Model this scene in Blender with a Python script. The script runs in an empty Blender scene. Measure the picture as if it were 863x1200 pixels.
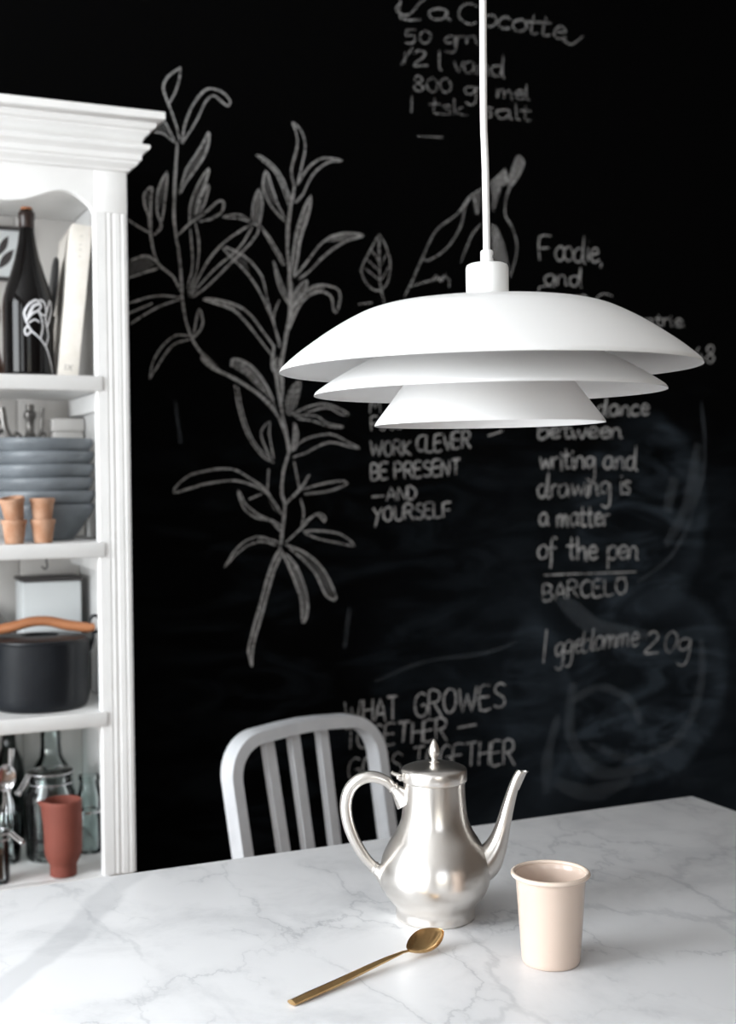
import bpy, bmesh, math, random
from mathutils import Vector, Matrix, Euler, noise
random.seed(7)
PI = math.pi
scene = bpy.context.scene
COL = scene.collection

# ------------------------------------------------------------------ camera
cam_data = bpy.data.cameras.new('camera')
cam = bpy.data.objects.new('camera', cam_data)
COL.objects.link(cam)
cam.location = (0, -2.57, 1.265)
cam.matrix_world = (Matrix.Translation((0, -2.57, 1.265)) @ Matrix.Rotation(math.radians(-24.4), 4, 'Z')
                    @ Matrix.Rotation(math.radians(90 - 1.53), 4, 'X') @ Matrix.Rotation(math.radians(-0.52), 4, 'Z'))
cam_data.sensor_fit = 'HORIZONTAL'
cam_data.sensor_width = 24
cam_data.lens = 1500 / 863 * 24
cam_data.clip_start = 0.02
cam_data.dof.use_dof = True
cam_data.dof.focus_distance = 1.43
cam_data.dof.aperture_fstop = 4.2
scene.camera = cam

# ------------------------------------------------------------------ world and light
world = bpy.data.worlds.new('world')
scene.world = world
world.use_nodes = True
wn = world.node_tree
bg = wn.nodes['Background']
sky = wn.nodes.new('ShaderNodeTexSky')
sky.sky_type = 'NISHITA'
sky.sun_disc = False
sky.sun_elevation = math.radians(40)
sky.sun_rotation = math.radians(200)
wn.links.new(sky.outputs[0], bg.inputs[0])
bg.inputs[1].default_value = 0.12

def area(name, loc, rot, sx, sy, power, color=(1, 1, 1)):
    l = bpy.data.lights.new(name, 'AREA')
    l.shape = 'RECTANGLE'; l.size = sx; l.size_y = sy; l.energy = power; l.color = color
    o = bpy.data.objects.new(name, l); COL.objects.link(o)
    o.location = loc; o.rotation_euler = rot
    return o
# daylight entering by the windows of the left wall and of the wall behind the camera
R90 = PI / 2
area('daylight_side_window', (-1.86, -1.25, 1.55), (0, -R90, 0), 1.7, 1.3, 86, (0.93, 0.97, 1))
area('daylight_side_window', (-1.86, -3.25, 1.55), (0, -R90, 0), 1.7, 1.3, 28, (0.93, 0.97, 1))
area('daylight_rear_window', (-0.3, -5.36, 1.55), (R90, 0, 0), 1.5, 1.7, 9, (0.97, 0.98, 1))

vs = scene.view_settings
vs.view_transform = 'Standard'; vs.look = 'None'; vs.gamma = 1; vs.use_curve_mapping = False
vs.exposure = 0.50

# ------------------------------------------------------------------ helpers
def tag(o, label=None, cat=None, group=None, kind=None):
    if label: o['label'] = label
    if cat: o['category'] = cat
    if group: o['group'] = group
    if kind: o['kind'] = kind
    return o

def thing(name, label, cat, loc=(0, 0, 0), rot=(0, 0, 0), group=None):
    o = bpy.data.objects.new(name, None); COL.objects.link(o)
    o.empty_display_size = 0.05
    o.location = loc; o.rotation_euler = rot
    return tag(o, label, cat, group)

def obj(name, bm, mat, parent=None, sharp=35, flat=False):
    bmesh.ops.recalc_face_normals(bm, faces=bm.faces)
    me = bpy.data.meshes.new(name)
    bm.to_mesh(me); bm.free()
    mats = mat if isinstance(mat, (list, tuple)) else [mat]
    for m in mats: me.materials.append(m)
    if not flat:
        me.shade_smooth()
        me.set_sharp_from_angle(angle=math.radians(sharp))
    o = bpy.data.objects.new(name, me); COL.objects.link(o)
    if parent: o.parent = parent
    return o

def copy_tree(o, parent=None):
    c = o.copy(); COL.objects.link(c); c.parent = parent
    for ch in list(o.children): copy_tree(ch, c)
    return c

def add_box(bm, x0, x1, y0, y1, z0, z1, bev=0.0, seg=2, M=None):
    r = bmesh.ops.create_cube(bm, size=1)
    vs_ = r['verts']
    for v in vs_:
        v.co = Vector((x0 + (v.co.x + .5) * (x1 - x0), y0 + (v.co.y + .5) * (y1 - y0), z0 + (v.co.z + .5) * (z1 - z0)))
    if bev:
        es = list({e for v in vs_ for e in v.link_edges})
        g = bmesh.ops.bevel(bm, geom=es, offset=bev, segments=seg, profile=.5, affect='EDGES')
        vs_ = list({v for f in g['faces'] for v in f.verts} | {v for v in vs_ if v.is_valid})
    if M:
        for v in vs_: v.co = M @ v.co
    return vs_

def lathe(bm, prof, seg=48, M=None, wob=None):
    """revolve (r, z) points about z; r == 0 closes on the axis"""
    rings = []
    for r, z in prof:
        if r <= 1e-6:
            rings.append([bm.verts.new((0, 0, z))])
        else:
            ring = []
            for i in range(seg):
                a = 2 * PI * i / seg
                k = 1 + (wob(a, z) if wob else 0)
                ring.append(bm.verts.new((r * k * math.cos(a), r * k * math.sin(a), z)))
            rings.append(ring)
    for A, B in zip(rings, rings[1:]):
        if len(A) == 1 and len(B) == 1: continue
        for i in range(seg):
            j = (i + 1) % seg
            if len(A) == 1: bm.faces.new((A[0], B[j], B[i]))
            elif len(B) == 1: bm.faces.new((A[i], A[j], B[0]))
            else: bm.faces.new((A[i], A[j], B[j], B[i]))
    if M:
        for ring in rings:
            for v in ring: v.co = M @ v.co
    return rings

def catmull(pts, n=6):
    P = [Vector(p) for p in pts]
    if len(P) < 3: return P
    Q = [2 * P[0] - P[1]] + P + [2 * P[-1] - P[-2]]
    out = []
    for i in range(1, len(Q) - 2):
        a, b, c, d = Q[i - 1:i + 3]
        for k in range(n):
            t = k / n
            out.append(.5 * ((2 * b) + (c - a) * t + (2 * a - 5 * b + 4 * c - d) * t * t + (3 * b - a - 3 * c + d) * t ** 3))
    out.append(P[-1])
    return out

def tube(bm, path, rad, seg=12, caps=True, squash=None, up=None):
    """sweep a round (or squashed: (wide, tall) factors) section along path"""
    P = [Vector(p) for p in path]
    n = len(P)
    R_ = rad if isinstance(rad, (list, tuple)) else [rad] * n
    rings = []
    prev = None
    for i in range(n):
        t = (P[min(i + 1, n - 1)] - P[max(i - 1, 0)]).normalized()
        if prev is None:
            ref = Vector(up) if up else (Vector((0, 0, 1)) if abs(t.z) < .9 else Vector((1, 0, 0)))
            u = (ref - t * ref.dot(t)).normalized()
        else:
            u = (prev - t * prev.dot(t)).normalized()
        prev = u
        w = t.cross(u)
        sw, sh = squash if squash else (1, 1)
        rings.append([bm.verts.new(P[i] + (u * math.cos(2 * PI * k / seg) * sh + w * math.sin(2 * PI * k / seg) * sw) * R_[i]) for k in range(seg)])
    for A, B in zip(rings, rings[1:]):
        for k in range(seg):
            j = (k + 1) % seg
            bm.faces.new((A[k], A[j], B[j], B[k]))
    if caps:
        bm.faces.new(rings[0]); bm.faces.new(rings[-1][::-1])
    return rings

def lerp_list(vals, n):
    out = []
    for i in range(n):
        t = i / (n - 1) * (len(vals) - 1)
        k = min(int(t), len(vals) - 2)
        out.append(vals[k] + (vals[k + 1] - vals[k]) * (t - k))
    return out

def prism(bm, pts2, y0, y1, M=None):
    """extrude an (x, z) outline between y0 and y1"""
    A = [bm.verts.new((x, y0, z)) for x, z in pts2]
    B = [bm.verts.new((x, y1, z)) for x, z in pts2]
    n = len(pts2)
    bm.faces.new(A); bm.faces.new(B[::-1])
    for i in range(n):
        j = (i + 1) % n
        bm.faces.new((A[i], B[i], B[j], A[j]))
    if M:
        for v in A + B: v.co = M @ v.co

# ------------------------------------------------------------------ materials
def mat(name, color, rough=.5, metal=0., spec=.5, coat=0., trans=0., ior=1.45):
    m = bpy.data.materials.new(name); m.use_nodes = True
    b = m.node_tree.nodes['Principled BSDF']
    b.inputs['Base Color'].default_value = (*color, 1)
    b.inputs['Roughness'].default_value = rough
    b.inputs['Metallic'].default_value = metal
    b.inputs['Specular IOR Level'].default_value = spec
    b.inputs['Coat Weight'].default_value = coat
    b.inputs['Transmission Weight'].default_value = trans
    b.inputs['IOR'].default_value = ior
    return m

class NT:
    def __init__(s, m):
        s.t = m.node_tree; s.b = s.t.nodes['Principled BSDF']
    def n(s, typ, **kw):
        x = s.t.nodes.new(typ)
        for k, v in kw.items(): setattr(x, k, v)
        return x
    def l(s, a, b): s.t.links.new(a, b)
    def math(s, op, a, b=None, c=None):
        x = s.n('ShaderNodeMath', operation=op)
        for i, v in enumerate((a, b, c)):
            if v is None: continue
            if isinstance(v, (int, float)): x.inputs[i].default_value = v
            else: s.l(v, x.inputs[i])
        return x.outputs[0]
    def noise(s, vec, scale, detail=4, rough=.5, dist=0.):
        x = s.n('ShaderNodeTexNoise')
        x.inputs['Scale'].default_value = scale; x.inputs['Detail'].default_value = detail
        x.inputs['Roughness'].default_value = rough; x.inputs['Distortion'].default_value = dist
        if vec is not None: s.l(vec, x.inputs['Vector'])
        return x.outputs['Fac']
    def mapr(s, v, a, b, c=0., d=1., smooth=True):
        x = s.n('ShaderNodeMapRange')
        if smooth: x.interpolation_type = 'SMOOTHSTEP'
        for i, k in enumerate((a, b, c, d)): x.inputs[i + 1].default_value = k
        s.l(v, x.inputs[0])
        return x.outputs[0]
    def mix(s, f, a, b):
        x = s.n('ShaderNodeMix', data_type='RGBA')
        if isinstance(f, (int, float)): x.inputs[0].default_value = f
        else: s.l(f, x.inputs[0])
        for i, v in ((6, a), (7, b)):
            if isinstance(v, tuple): x.inputs[i].default_value = (*v, 1)
            else: s.l(v, x.inputs[i])
        return x.outputs[2]
    def coords(s, loc=(0, 0, 0), rot=(0, 0, 0), scale=(1, 1, 1)):
        tc = s.n('ShaderNodeTexCoord'); mp = s.n('ShaderNodeMapping')
        mp.inputs['Location'].default_value = loc; mp.inputs['Rotation'].default_value = rot; mp.inputs['Scale'].default_value = scale
        s.l(tc.outputs['Object'], mp.inputs[0])
        return mp.outputs[0]

def mottled(name, c1, c2, scale, rough=.5, metal=0., bump=0., spec=.5, coat=0., stretch=(1, 1, 1)):
    m = mat(name, c1, rough, metal, spec, coat)
    t = NT(m)
    v = t.coords(scale=stretch)
    f = t.mapr(t.noise(v, scale, 5, .55), .3, .7)
    t.l(t.mix(f, c1, c2), t.b.inputs['Base Color'])
    if bump:
        bp = t.n('ShaderNodeBump'); bp.inputs['Strength'].default_value = bump; bp.inputs['Distance'].default_value = .002
        t.l(t.noise(v, scale * 4, 4), bp.inputs['Height']); t.l(bp.outputs[0], t.b.inputs['Normal'])
    return m

M = {}
M['white_paint'] = mottled('white_paint', (.83, .825, .815), (.78, .775, .765), 9, .42, bump=.06)
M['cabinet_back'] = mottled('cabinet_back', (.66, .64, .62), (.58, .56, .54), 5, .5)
M['plaster'] = mottled('plaster', (.74, .73, .71), (.69, .68, .66), 3, .8, bump=.05)
M['clay_wall'] = mottled('clay_paint', (.17, .135, .11), (.145, .115, .095), 3, .85)
M['taupe_wall'] = mottled('taupe_paint', (.36, .33, .30), (.32, .295, .27), 3, .85)
M['ceiling'] = mottled('ceiling_paint', (.8, .8, .79), (.77, .77, .76), 3, .9)
M['lamp_white'] = mat('lamp_white', (.84, .835, .83), .35)
M['lamp_cup'] = mat('lamp_cup_white', (.86, .86, .85), .3)
M['cord'] = mat('cord_white', (.86, .86, .86), .45)
M['bulb'] = mat('opal_glass', (.85, .85, .82), .2)
M['steel_dark'] = mat('dark_steel', (.15, .15, .15), .35, 1.)
M['aluminium'] = mottled('brushed_aluminium', (.68, .69, .71), (.62, .63, .65), 30, .42, .3, bump=.03)
M['silver'] = mottled('satin_silver', (.83, .795, .755), (.76, .725, .685), 14, .28, 1., bump=.015)
M['gold'] = mottled('brass_gold', (.62, .42, .20), (.50, .31, .14), 40, .2, 1.)
M['cup'] = mottled('beige_enamel', (.64, .505, .42), (.605, .475, .395), 12, .28, coat=.4)
M['cup_rim'] = mat('beige_enamel_rim', (.70, .57, .475), .22, coat=.4)
M['bottle'] = mat('black_glass', (.003, .0025, .0025), .07, 0, .25)
M['foil'] = mat('black_brown_foil', (.018, .008, .006), .3)
M['cork'] = mottled('cork', (.48, .2, .09), (.36, .14, .06), 80, .7)
M['white_ink'] = mat('white_paint_marks', (.6, .6, .62), .5)
M['book'] = mottled('cream_cloth', (.74, .70, .65), (.68, .64, .58), 60, .8)
M['paper'] = mottled('page_paper', (.72, .69, .63), (.6, .57, .52), 120, .9)
M['print_grey'] = mat('grey_print', (.35, .33, .31), .8)
M['black_wood'] = mottled('black_stained_wood', (.012, .013, .015), (.02, .02, .022), 12, .4)
M['stoneware'] = mottled('blue_grey_stoneware', (.150, .166, .182), (.105, .118, .13), 16, .45, bump=.1)
M['terracotta'] = mottled('pale_terracotta', (.37, .185, .105), (.47, .285, .19), 45, .85, bump=.1)
M['iron'] = mottled('cast_iron', (.004, .0055, .008), (.006, .0078, .0105), 20, .38, bump=.1, spec=.35)
M['teak'] = mottled('teak_handle', (.46, .19, .085), (.34, .13, .055), 30, .45, stretch=(.2, 1, 1))
M['red_clay'] = mottled('red_clay', (.205, .054, .036), (.175, .045, .030), 18, .75)
M['pewter'] = mottled('dark_pewter', (.2, .19, .18), (.12, .115, .11), 20, .35, .8)
M['chrome'] = mat('chrome', (.75, .75, .76), .15, 1.)
M['enamel_white'] = mottled('white_enamel', (.72, .75, .76), (.66, .69, .7), 8, .35)
M['dark_trim'] = mat('dark_trim', (.05, .045, .045), .5)
M['oak'] = mottled('oak_floor', (.20, .11, .058), (.14, .078, .04), 3, .45, stretch=(.4, 6, 1))
M['walnut'] = mottled('turned_walnut', (.25, .12, .07), (.18, .08, .05), 20, .4, stretch=(1, 1, .3))
M['plate_dark'] = mottled('dark_patterned_glaze', (.03, .03, .03), (.25, .24, .22), 26, .3)
M['brown_food'] = mottled('brown_beans', (.09, .035, .02), (.16, .07, .04), 60, .6)

def glass(name, tint, fres=1.45, rough=.03):
    m = bpy.data.materials.new(name); m.use_nodes = True
    nt = m.node_tree; nt.nodes.clear()
    out = nt.nodes.new('ShaderNodeOutputMaterial'); mx = nt.nodes.new('ShaderNodeMixShader')
    tr = nt.nodes.new('ShaderNodeBsdfTransparent'); gl = nt.nodes.new('ShaderNodeBsdfGlossy'); fr = nt.nodes.new('ShaderNodeFresnel')
    tr.inputs[0].default_value = (*tint, 1); gl.inputs['Roughness'].default_value = rough; fr.inputs[0].default_value = fres
    nt.links.new(fr.outputs[0], mx.inputs[0]); nt.links.new(tr.outputs[0], mx.inputs[1]); nt.links.new(gl.outputs[0], mx.inputs[2])
    nt.links.new(mx.outputs[0], out.inputs[0])
    return m
M['glass'] = glass('clear_glass', (.93, .965, .96))
M['green_glass'] = glass('dark_green_glass', (.16, .22, .19))
M['pane'] = glass('window_glass', (.96, .97, .97))

# white marble with grey veins
def marble():
    m = mat('white_marble', (.78, .78, .78), .34, 0, .4)
    t = NT(m)
    v = t.coords()
    va = t.coords(rot=(0, 0, math.radians(-38)), scale=(.55, 1.25, 1))
    vb = t.coords(loc=(3.1, 1.7, 0), rot=(0, 0, math.radians(-62)), scale=(.7, 1.2, 1))
    cloud = t.mapr(t.noise(v, 6.5, 9, .64, .4), .45, .72)
    fine = t.mapr(t.noise(v, 24, 8, .7, .6), .5, .8)
    def crack(scale, width, amp, loc, rot, sc):
        # jagged hairline veins: borders of stretched, distorted cells
        c0 = t.coords(loc=loc, rot=(0, 0, math.radians(rot)), scale=sc)
        nz = t.n('ShaderNodeTexNoise'); nz.inputs['Scale'].default_value = scale * 2.2; nz.inputs['Detail'].default_value = 6; nz.inputs['Roughness'].default_value = .6
        t.l(c0, nz.inputs['Vector'])
        sub = t.n('ShaderNodeVectorMath', operation='SUBTRACT'); t.l(nz.outputs['Color'], sub.inputs[0]); sub.inputs[1].default_value = (.5, .5, .5)
        ma = t.n('ShaderNodeVectorMath', operation='MULTIPLY_ADD'); t.l(sub.outputs[0], ma.inputs[0]); ma.inputs[1].default_value = (amp, amp, amp); t.l(c0, ma.inputs[2])
        vo = t.n('ShaderNodeTexVoronoi', feature='DISTANCE_TO_EDGE'); vo.inputs['Scale'].default_value = scale
        t.l(ma.outputs[0], vo.inputs['Vector'])
        d = vo.outputs['Distance']
        core = t.mapr(d, 0., width, 1., 0.)
        halo = t.mapr(d, 0., width * 6, 1., 0.)
        return t.math('MULTIPLY_ADD', halo, .30, core)
    v1 = crack(3.0, .022, .16, (0.2, .4, 0), -6, (1.15, .55, 1))
    v2 = crack(6.5, .022, .11, (2.3, 1.1, 0), 12, (1.1, .62, 1))
    v3 = crack(6.0, .022, .14, (4.1, .7, 0), 75, (1.0, .7, 1))
    patch = t.mapr(t.noise(v, 3.6, 4), .43, .62)
    patch2 = t.mapr(t.noise(t.coords(loc=(5, 2, 1)), 5, 4), .42, .60)
    patch3 = t.mapr(t.noise(t.coords(loc=(1, 7, 2)), 5, 4), .50, .66)
    a = t.math('MULTIPLY', v1, t.math('MULTIPLY_ADD', patch, .8, .12))
    b = t.math('MULTIPLY', v2, patch2)
    c = t.math('MULTIPLY', v3, patch3)
    # one broad grey band running towards the near left corner
    sp = t.n('ShaderNodeSeparateXYZ'); t.l(v, sp.inputs[0])
    wob = t.math('MULTIPLY', t.math('SUBTRACT', t.noise(v, 7, 4), .5), .05)
    bx, by, dx, dy = BAND
    dd = t.math('ADD', t.math('ADD', t.math('MULTIPLY', t.math('SUBTRACT', sp.outputs[0], bx), -dy), t.math('MULTIPLY', t.math('SUBTRACT', sp.outputs[1], by), dx)), wob)
    band = t.mapr(t.math('ABSOLUTE', dd), .012, .024, 1., 0.)
    s1 = t.math('MULTIPLY', cloud, .30)
    s2 = t.math('ADD', s1, t.math('MULTIPLY', t.math('MULTIPLY', fine, cloud), .34))
    s3 = t.math('ADD', s2, t.math('MULTIPLY', a, .36))
    s4 = t.math('ADD', s3, t.math('MULTIPLY', b, .36))
    s5 = t.math('ADD', s4, t.math('MULTIPLY', c, .34))
    s6 = t.math('ADD', s5, t.math('MULTIPLY', band, .32))
    f = t.math('MINIMUM', s6, 1.)
    t.l(t.mix(f, (.82, .82, .83), (.40, .41, .43)), t.b.inputs['Base Color'])
    return m
BAND = (-.112, .323, .555, .832)   # a point of the band and its direction, in table metres
M['marble'] = marble()

# black chalkboard paint with wiped chalk haze and window sheen in its colour
def chalkboard():
    m = mat('chalkboard_paint', (.003, .003, .0035), .75, 0, .03)
    t = NT(m)
    tc = t.n('ShaderNodeTexCoord'); sp = t.n('ShaderNodeSeparateXYZ'); t.l(tc.outputs['Object'], sp.inputs[0])
    X, Z = sp.outputs[0], sp.outputs[2]
    v = tc.outputs['Object']
    total = None
    def add(w):
        nonlocal total
        total = w if total is None else t.math('ADD', total, w)
    streak = t.mapr(t.noise(t.coords(rot=(0, math.radians(35), 0), scale=(1, 1, 3.2)), 4.5, 5, .6, 1.2), .42, .72)
    cloudy = t.mapr(t.noise(v, 3.0, 5, .6, .5), .45, .75)
    # chalk dust plus painted window sheen, a broad haze over the lower right
    hx = t.mapr(X, 1.0, 1.75); hz = t.mapr(Z, .75, 1.45, 1., 0.)
    add(t.math('MULTIPLY', t.math('MULTIPLY', t.math('MULTIPLY', hx, hz), t.math('MULTIPLY_ADD', cloudy, .65, .35)), .50))
    add(t.math('MULTIPLY', t.math('MULTIPLY', t.math('MULTIPLY', t.mapr(X, .5, .9), t.mapr(Z, 1.1, 1.6, 1., 0.)), streak), .18))
    def wiped(cx, cz, rx, rz, ring, body):
        ex = t.math('DIVIDE', t.math('SUBTRACT', X, cx), rx); ez = t.math('DIVIDE', t.math('SUBTRACT', Z, cz), rz)
        wb = t.math('MULTIPLY', t.math('SUBTRACT', t.noise(v, 5, 3), .5), .45)
        r = t.math('ADD', t.math('SQRT', t.math('ADD', t.math('MULTIPLY', ex, ex), t.math('MULTIPLY', ez, ez))), wb)
        inside = t.mapr(r, .85, 1.05, 1., 0.)
        rg = t.math('MULTIPLY', inside, t.mapr(r, .55, .95))
        side = t.mapr(ex, -.6, .4, .15, 1.)
        add(t.math('MULTIPLY', t.math('MULTIPLY', rg, side), ring))
        add(t.math('MULTIPLY', t.math('MULTIPLY', inside, streak), body))
    for wv in WIPES: wiped(*wv)
    f = t.math('MINIMUM', total, 1.)
    t.l(t.mix(f, (.0012, .0012, .0013), (.034, .044, .055)), t.b.inputs['Base Color'])
    return m
WIPES = [(1.90, 1.165, .20, .26, .32, .45), (1.93, .76, .24, .24, .40, .55), (1.88, .60, .20, .10, .25, .55), (1.60, .72, .10, .22, .25, .25)]
M['chalkboard'] = chalkboard()

def chalk(name, alpha, col=(.58, .575, .57)):
    m = bpy.data.materials.new(name); m.use_nodes = True
    t = NT(m); b = t.b
    b.inputs['Base Color'].default_value = (*col, 1); b.inputs['Roughness'].default_value = .95; b.inputs['Specular IOR Level'].default_value = .05
    g = t.mapr(t.noise(t.coords(), 160, 3, .6), .32, .62, .45, 1.)
    g2 = t.mapr(t.noise(t.coords(), 14, 2), .3, .65, .6, 1.)
    t.l(t.math('MULTIPLY', t.math('MULTIPLY', g, g2), alpha), b.inputs['Alpha'])
    return m
M['chalk'] = chalk('chalk_line', .82)
M['chalk_soft'] = chalk('chalk_shading', .20)
M['chalk_dense'] = chalk('chalk_shading_dense', .42)
M['chalk_smear'] = chalk('chalk_smear', .085, (.42, .48, .54))
M['chalk_faint'] = chalk('chalk_line_faint', .5)

# ------------------------------------------------------------------ the room
def struct(name, bm, m, parent=None, flat=True):
    o = obj(name, bm, m, parent, flat=flat)
    if parent is None: o['kind'] = 'structure'
    return o
XL, XR, YB, YF, ZC = -1.9, 3.6, 0.0, -5.4, 2.75
bm = bmesh.new(); add_box(bm, XL - .2, XR + .2, YF - .2, YB + .2, -.1, 0); struct('floor', bm, M['oak'])
bm = bmesh.new(); add_box(bm, XL - .2, XR + .2, YF - .2, YB + .2, ZC, ZC + .1); struct('ceiling', bm, M['ceiling'])
bm = bmesh.new(); add_box(bm, XL - .2, XR + .2, YB, YB + .2, 0, ZC); wall_back = struct('wall_back', bm, M['chalkboard'])
bm = bmesh.new(); add_box(bm, XR, XR + .2, YF, YB, 0, ZC); struct('wall_right', bm, M['clay_wall'])
W_SIDE = [(-1.9, -.6), (-3.9, -2.6)]      # window openings along the left wall
W_REAR = (-1.05, .45)
Z0, Z1 = .7, 2.4
bm = bmesh.new()
edges_ = [YF] + [q for w in sorted(W_SIDE) for q in w] + [YB]
for a, b in zip(edges_[::2], edges_[1::2]): add_box(bm, XL - .2, XL, a, b, 0, ZC)
for a, b in W_SIDE:
    add_box(bm, XL - .2, XL, a, b, 0, Z0); add_box(bm, XL - .2, XL, a, b, Z1, ZC)
struct('wall_left', bm, M['plaster'])
bm = bmesh.new()
add_box(bm, XL - .2, W_REAR[0], YF - .2, YF, 0, ZC); add_box(bm, W_REAR[1], XR + .2, YF - .2, YF, 0, ZC)
add_box(bm, *W_REAR, YF - .2, YF, 0, Z0); add_box(bm, *W_REAR, YF - .2, YF, Z1, ZC)
struct('wall_front', bm, M['taupe_wall'])
def window(n, side, a, b):
    t = .05
    def bx(bm, u0, u1, z0, z1, d0, d1):
        if side: add_box(bm, XL - d1, XL - d0, u0, u1, z0, z1, .004)
        else: add_box(bm, u0, u1, YF - d1, YF - d0, z0, z1, .004)
    bm = bmesh.new()
    for u0, u1, z0, z1 in ((a, a + t, Z0, Z1), (b - t, b, Z0, Z1), (a + t, b - t, Z0, Z0 + t), (a + t, b - t, Z1 - t, Z1), ((a + b) / 2 - .03, (a + b) / 2 + .03, Z0 + t, Z1 - t)):
        bx(bm, u0, u1, z0, z1, .06, .12)
    w = struct('window_%d' % n, bm, M['white_paint'])
    bm = bmesh.new(); bx(bm, a + t, (a + b) / 2 - .03, Z0 + t, Z1 - t, .085, .091); bx(bm, (a + b) / 2 + .03, b - t, Z0 + t, Z1 - t, .085, .091)
    obj('pane', bm, M['pane'], w, flat=True)
window(1, True, *W_SIDE[0]); window(2, True, *W_SIDE[1]); window(3, False, *W_REAR)
bm = bmesh.new(); add_box(bm, .62, XR, -.018, 0, 0, .1, .003); struct('baseboard_back', bm, M['dark_trim'])
bm = bmesh.new(); add_box(bm, XR - .018, XR, YF, -.018, 0, .1, .003); struct('baseboard_right', bm, M['white_paint'])
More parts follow.
